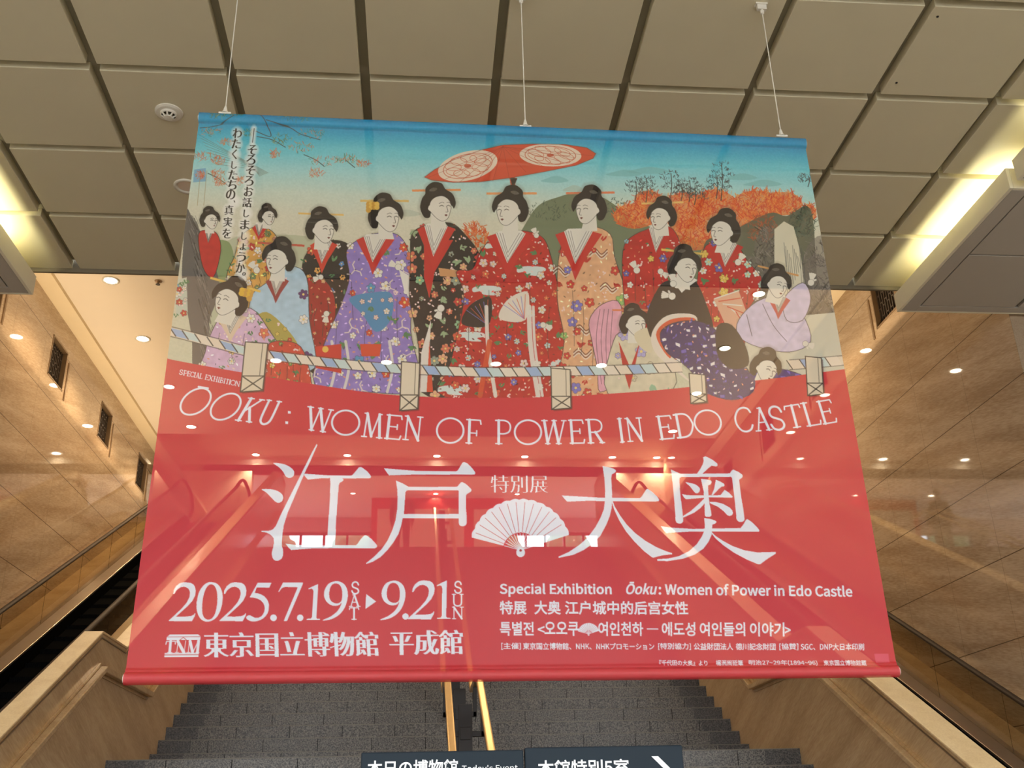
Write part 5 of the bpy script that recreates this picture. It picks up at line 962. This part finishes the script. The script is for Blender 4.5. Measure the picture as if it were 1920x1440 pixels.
# ================================================================= UPPER HALL: display board, visitor, shrubs outside
t = thing('display_board', (.41, 24.9, Z_UP), 'red free-standing display board with pale panels at the top of the stairs', 'display board')
m = MB(); m.box(-1.24, 2.06, 24.86, 24.94, Z_UP, 7.78 + CZ); m.build('board', mat('red_board', (.62, .05, .05), .5), t)
pm = mat('pale_print', (.74, .66, .60), .6, vary=.06, vscale=60)
for x0, x1 in ((-1.09, 1.05), (1.29, 1.98)):
    m = MB(); m.box(x0, x1, 24.85, 24.859, Z_UP + .35, 7.49 + CZ); m.build('panel', pm, t)
def skin(name, verts, edges, radii, m, parent, sub=2, root=0):
    me = bpy.data.meshes.new(name); off = parent.location if parent.parent is None else parent.parent.location + parent.location
    me.from_pydata([tuple(Vector(v) - off) for v in verts], edges, []); me.materials.append(m); o = bpy.data.objects.new(name, me); C.objects.link(o); o.parent = parent
    o.modifiers.new('skin', 'SKIN').use_smooth_shade = True
    for i, r in enumerate(radii): d = me.skin_vertices[0].data[i]; d.radius = r if isinstance(r, tuple) else (r, r); d.use_root = i == root
    s = o.modifiers.new('sub', 'SUBSURF'); s.levels = sub; s.render_levels = sub; return o
px, py, pz = -.43, 22.2, Z_UP
pr = thing('person', (px, py, pz), 'person in dark jacket and trousers standing at the top of the stairs', 'person')
def at(x, y, z): return (px + x, py + y, pz + z)
SKINM = mat('skin', (.56, .36, .26), .5, vary=.05); COAT = mat('jacket', (.055, .045, .05), .8, vary=.1); TROU = mat('trousers', (.03, .03, .035), .8); HAIRM = mat('hair', (.02, .016, .014), .45)
V = [at(0, 0, .93), at(0, .01, 1.12), at(0, .015, 1.32), at(0, .02, 1.42), at(0, .03, 1.50), at(0, .05, 1.58), at(0, .05, 1.66),                     # 0-6 trunk, neck, head
     at(.17, .015, 1.37), at(.22, -.01, 1.10), at(.22, .06, .88), at(.215, .085, .80), at(-.17, .015, 1.37), at(-.22, -.01, 1.10), at(-.22, .06, .88), at(-.215, .085, .80),     # arms
     at(.09, 0, .88), at(.10, .01, .48), at(.10, -.02, .09), at(.11, .10, .035), at(-.09, 0, .88), at(-.11, .02, .48), at(-.12, -.01, .09), at(-.13, .11, .035)]
E_ = [(0, 1), (1, 2), (2, 3), (3, 4), (4, 5), (5, 6), (2, 7), (7, 8), (8, 9), (9, 10), (2, 11), (11, 12), (12, 13), (13, 14), (0, 15), (15, 16), (16, 17), (17, 18), (0, 19), (19, 20), (20, 21), (21, 22)]
R = [(.14, .10), (.13, .095), (.15, .10), (.07, .06), (.052, .055), (.075, .095), (.07, .085), .052, .042, .032, .036, .052, .042, .032, .036, .085, .058, .042, .04, .085, .058, .042, .04]
skin('body', V, E_, R, SKINM, pr)
for sx in (1, -1):                                                # five fingers on each hand
    for k in range(5):
        b = at(sx * (.215 + (.0 if k else -.012)), .085 + (k - 2.5) * .017 if k else .125, .785 if k else .80); e = at(sx * .212, .095 + (k - 2.5) * .018 if k else .150, .785 - (.07, .075, .085, .08, .065)[k] * (.6 if k == 0 else 1)); mm = tuple((b[i] + e[i]) / 2 + (.004 if i == 1 else 0) for i in range(3))
        skin('finger', [b, mm, e], [(0, 1), (1, 2)], [.0095, .009, .007], SKINM, pr, 1)
skin('jacket', [at(0, 0, .86), at(0, .01, 1.12), at(0, .015, 1.33), at(0, .02, 1.44), at(.18, .015, 1.375), at(.23, -.01, 1.10), at(.225, .055, .90), at(-.18, .015, 1.375), at(-.23, -.01, 1.10), at(-.225, .055, .90)], [(0, 1), (1, 2), (2, 3), (2, 4), (4, 5), (5, 6), (2, 7), (7, 8), (8, 9)], [(.175, .125), (.16, .12), (.17, .12), (.075, .07), .072, .06, .05, .072, .06, .05], COAT, pr)
skin('trousers', [at(0, 0, .95), at(.09, 0, .88), at(.10, .01, .48), at(.10, -.02, .06), at(-.09, 0, .88), at(-.11, .02, .48), at(-.12, -.01, .06)], [(0, 1), (1, 2), (2, 3), (0, 4), (4, 5), (5, 6)], [(.15, .115), .10, .075, .065, .10, .075, .065], TROU, pr)
skin('hair', [at(0, .02, 1.60), at(0, .035, 1.69), at(0, .06, 1.70)], [(0, 1), (1, 2)], [(.07, .08), (.082, .098), (.06, .07)], HAIRM, pr)
for sx in (.105, -.125): skin('shoe', [at(sx, -.06, .04), at(sx, .05, .045), at(sx, .14, .035)], [(0, 1), (1, 2)], [.045, .048, .036], DARK, pr, 2)
LEAFM = mat('leaves', (.10, .17, .06), .6, vary=.6, vscale=7); rr = random.Random(3)
SH = [(-6.6, 29.4, .8), (-4.3, 29.2, .8), (-1.9, 29.5, .8), (2.2, 29.3, .8), (4.3, 29.6, .8), (6.6, 29.3, .8)]; SO = ['leftmost', 'second from left', 'third from left', 'third from right', 'second from right', 'rightmost']
for i, (x, y, r) in enumerate(SH):
    bm = bmesh.new(); bmesh.ops.create_icosphere(bm, subdivisions=4, radius=r)
    for v in bm.verts: v.co *= 1 + rr.uniform(-.09, .09); v.co.z *= 1.9
    bmesh.ops.translate(bm, verts=bm.verts, vec=(x, y, Z_UP + r * 1.74)); me = bpy.data.meshes.new('shrub'); bm.to_mesh(me); bm.free(); me.materials.append(LEAFM); o = bpy.data.objects.new('shrub', me); C.objects.link(o)
    tag(o, 'clipped green shrub outside the upper hall windows, %s of six' % SO[i], 'shrub', 'shrubs outside the windows')
m = MB(); m.box(-20, 20, 27.25, 60, Z_UP - .3, Z_UP - .05); struct(m.build('ground', mat('gravel', (.42, .40, .36), .9, vary=.2, vscale=20)))
m = MB(); m.box(-40, 40, -60, -9.0, -.3, -.02); struct(m.build('ground', mat('paving', (.34, .32, .30), .9, vary=.1)))

o = bpy.data.objects['type']; cu = o.data; bpy.data.objects.remove(o); bpy.data.curves.remove(cu)
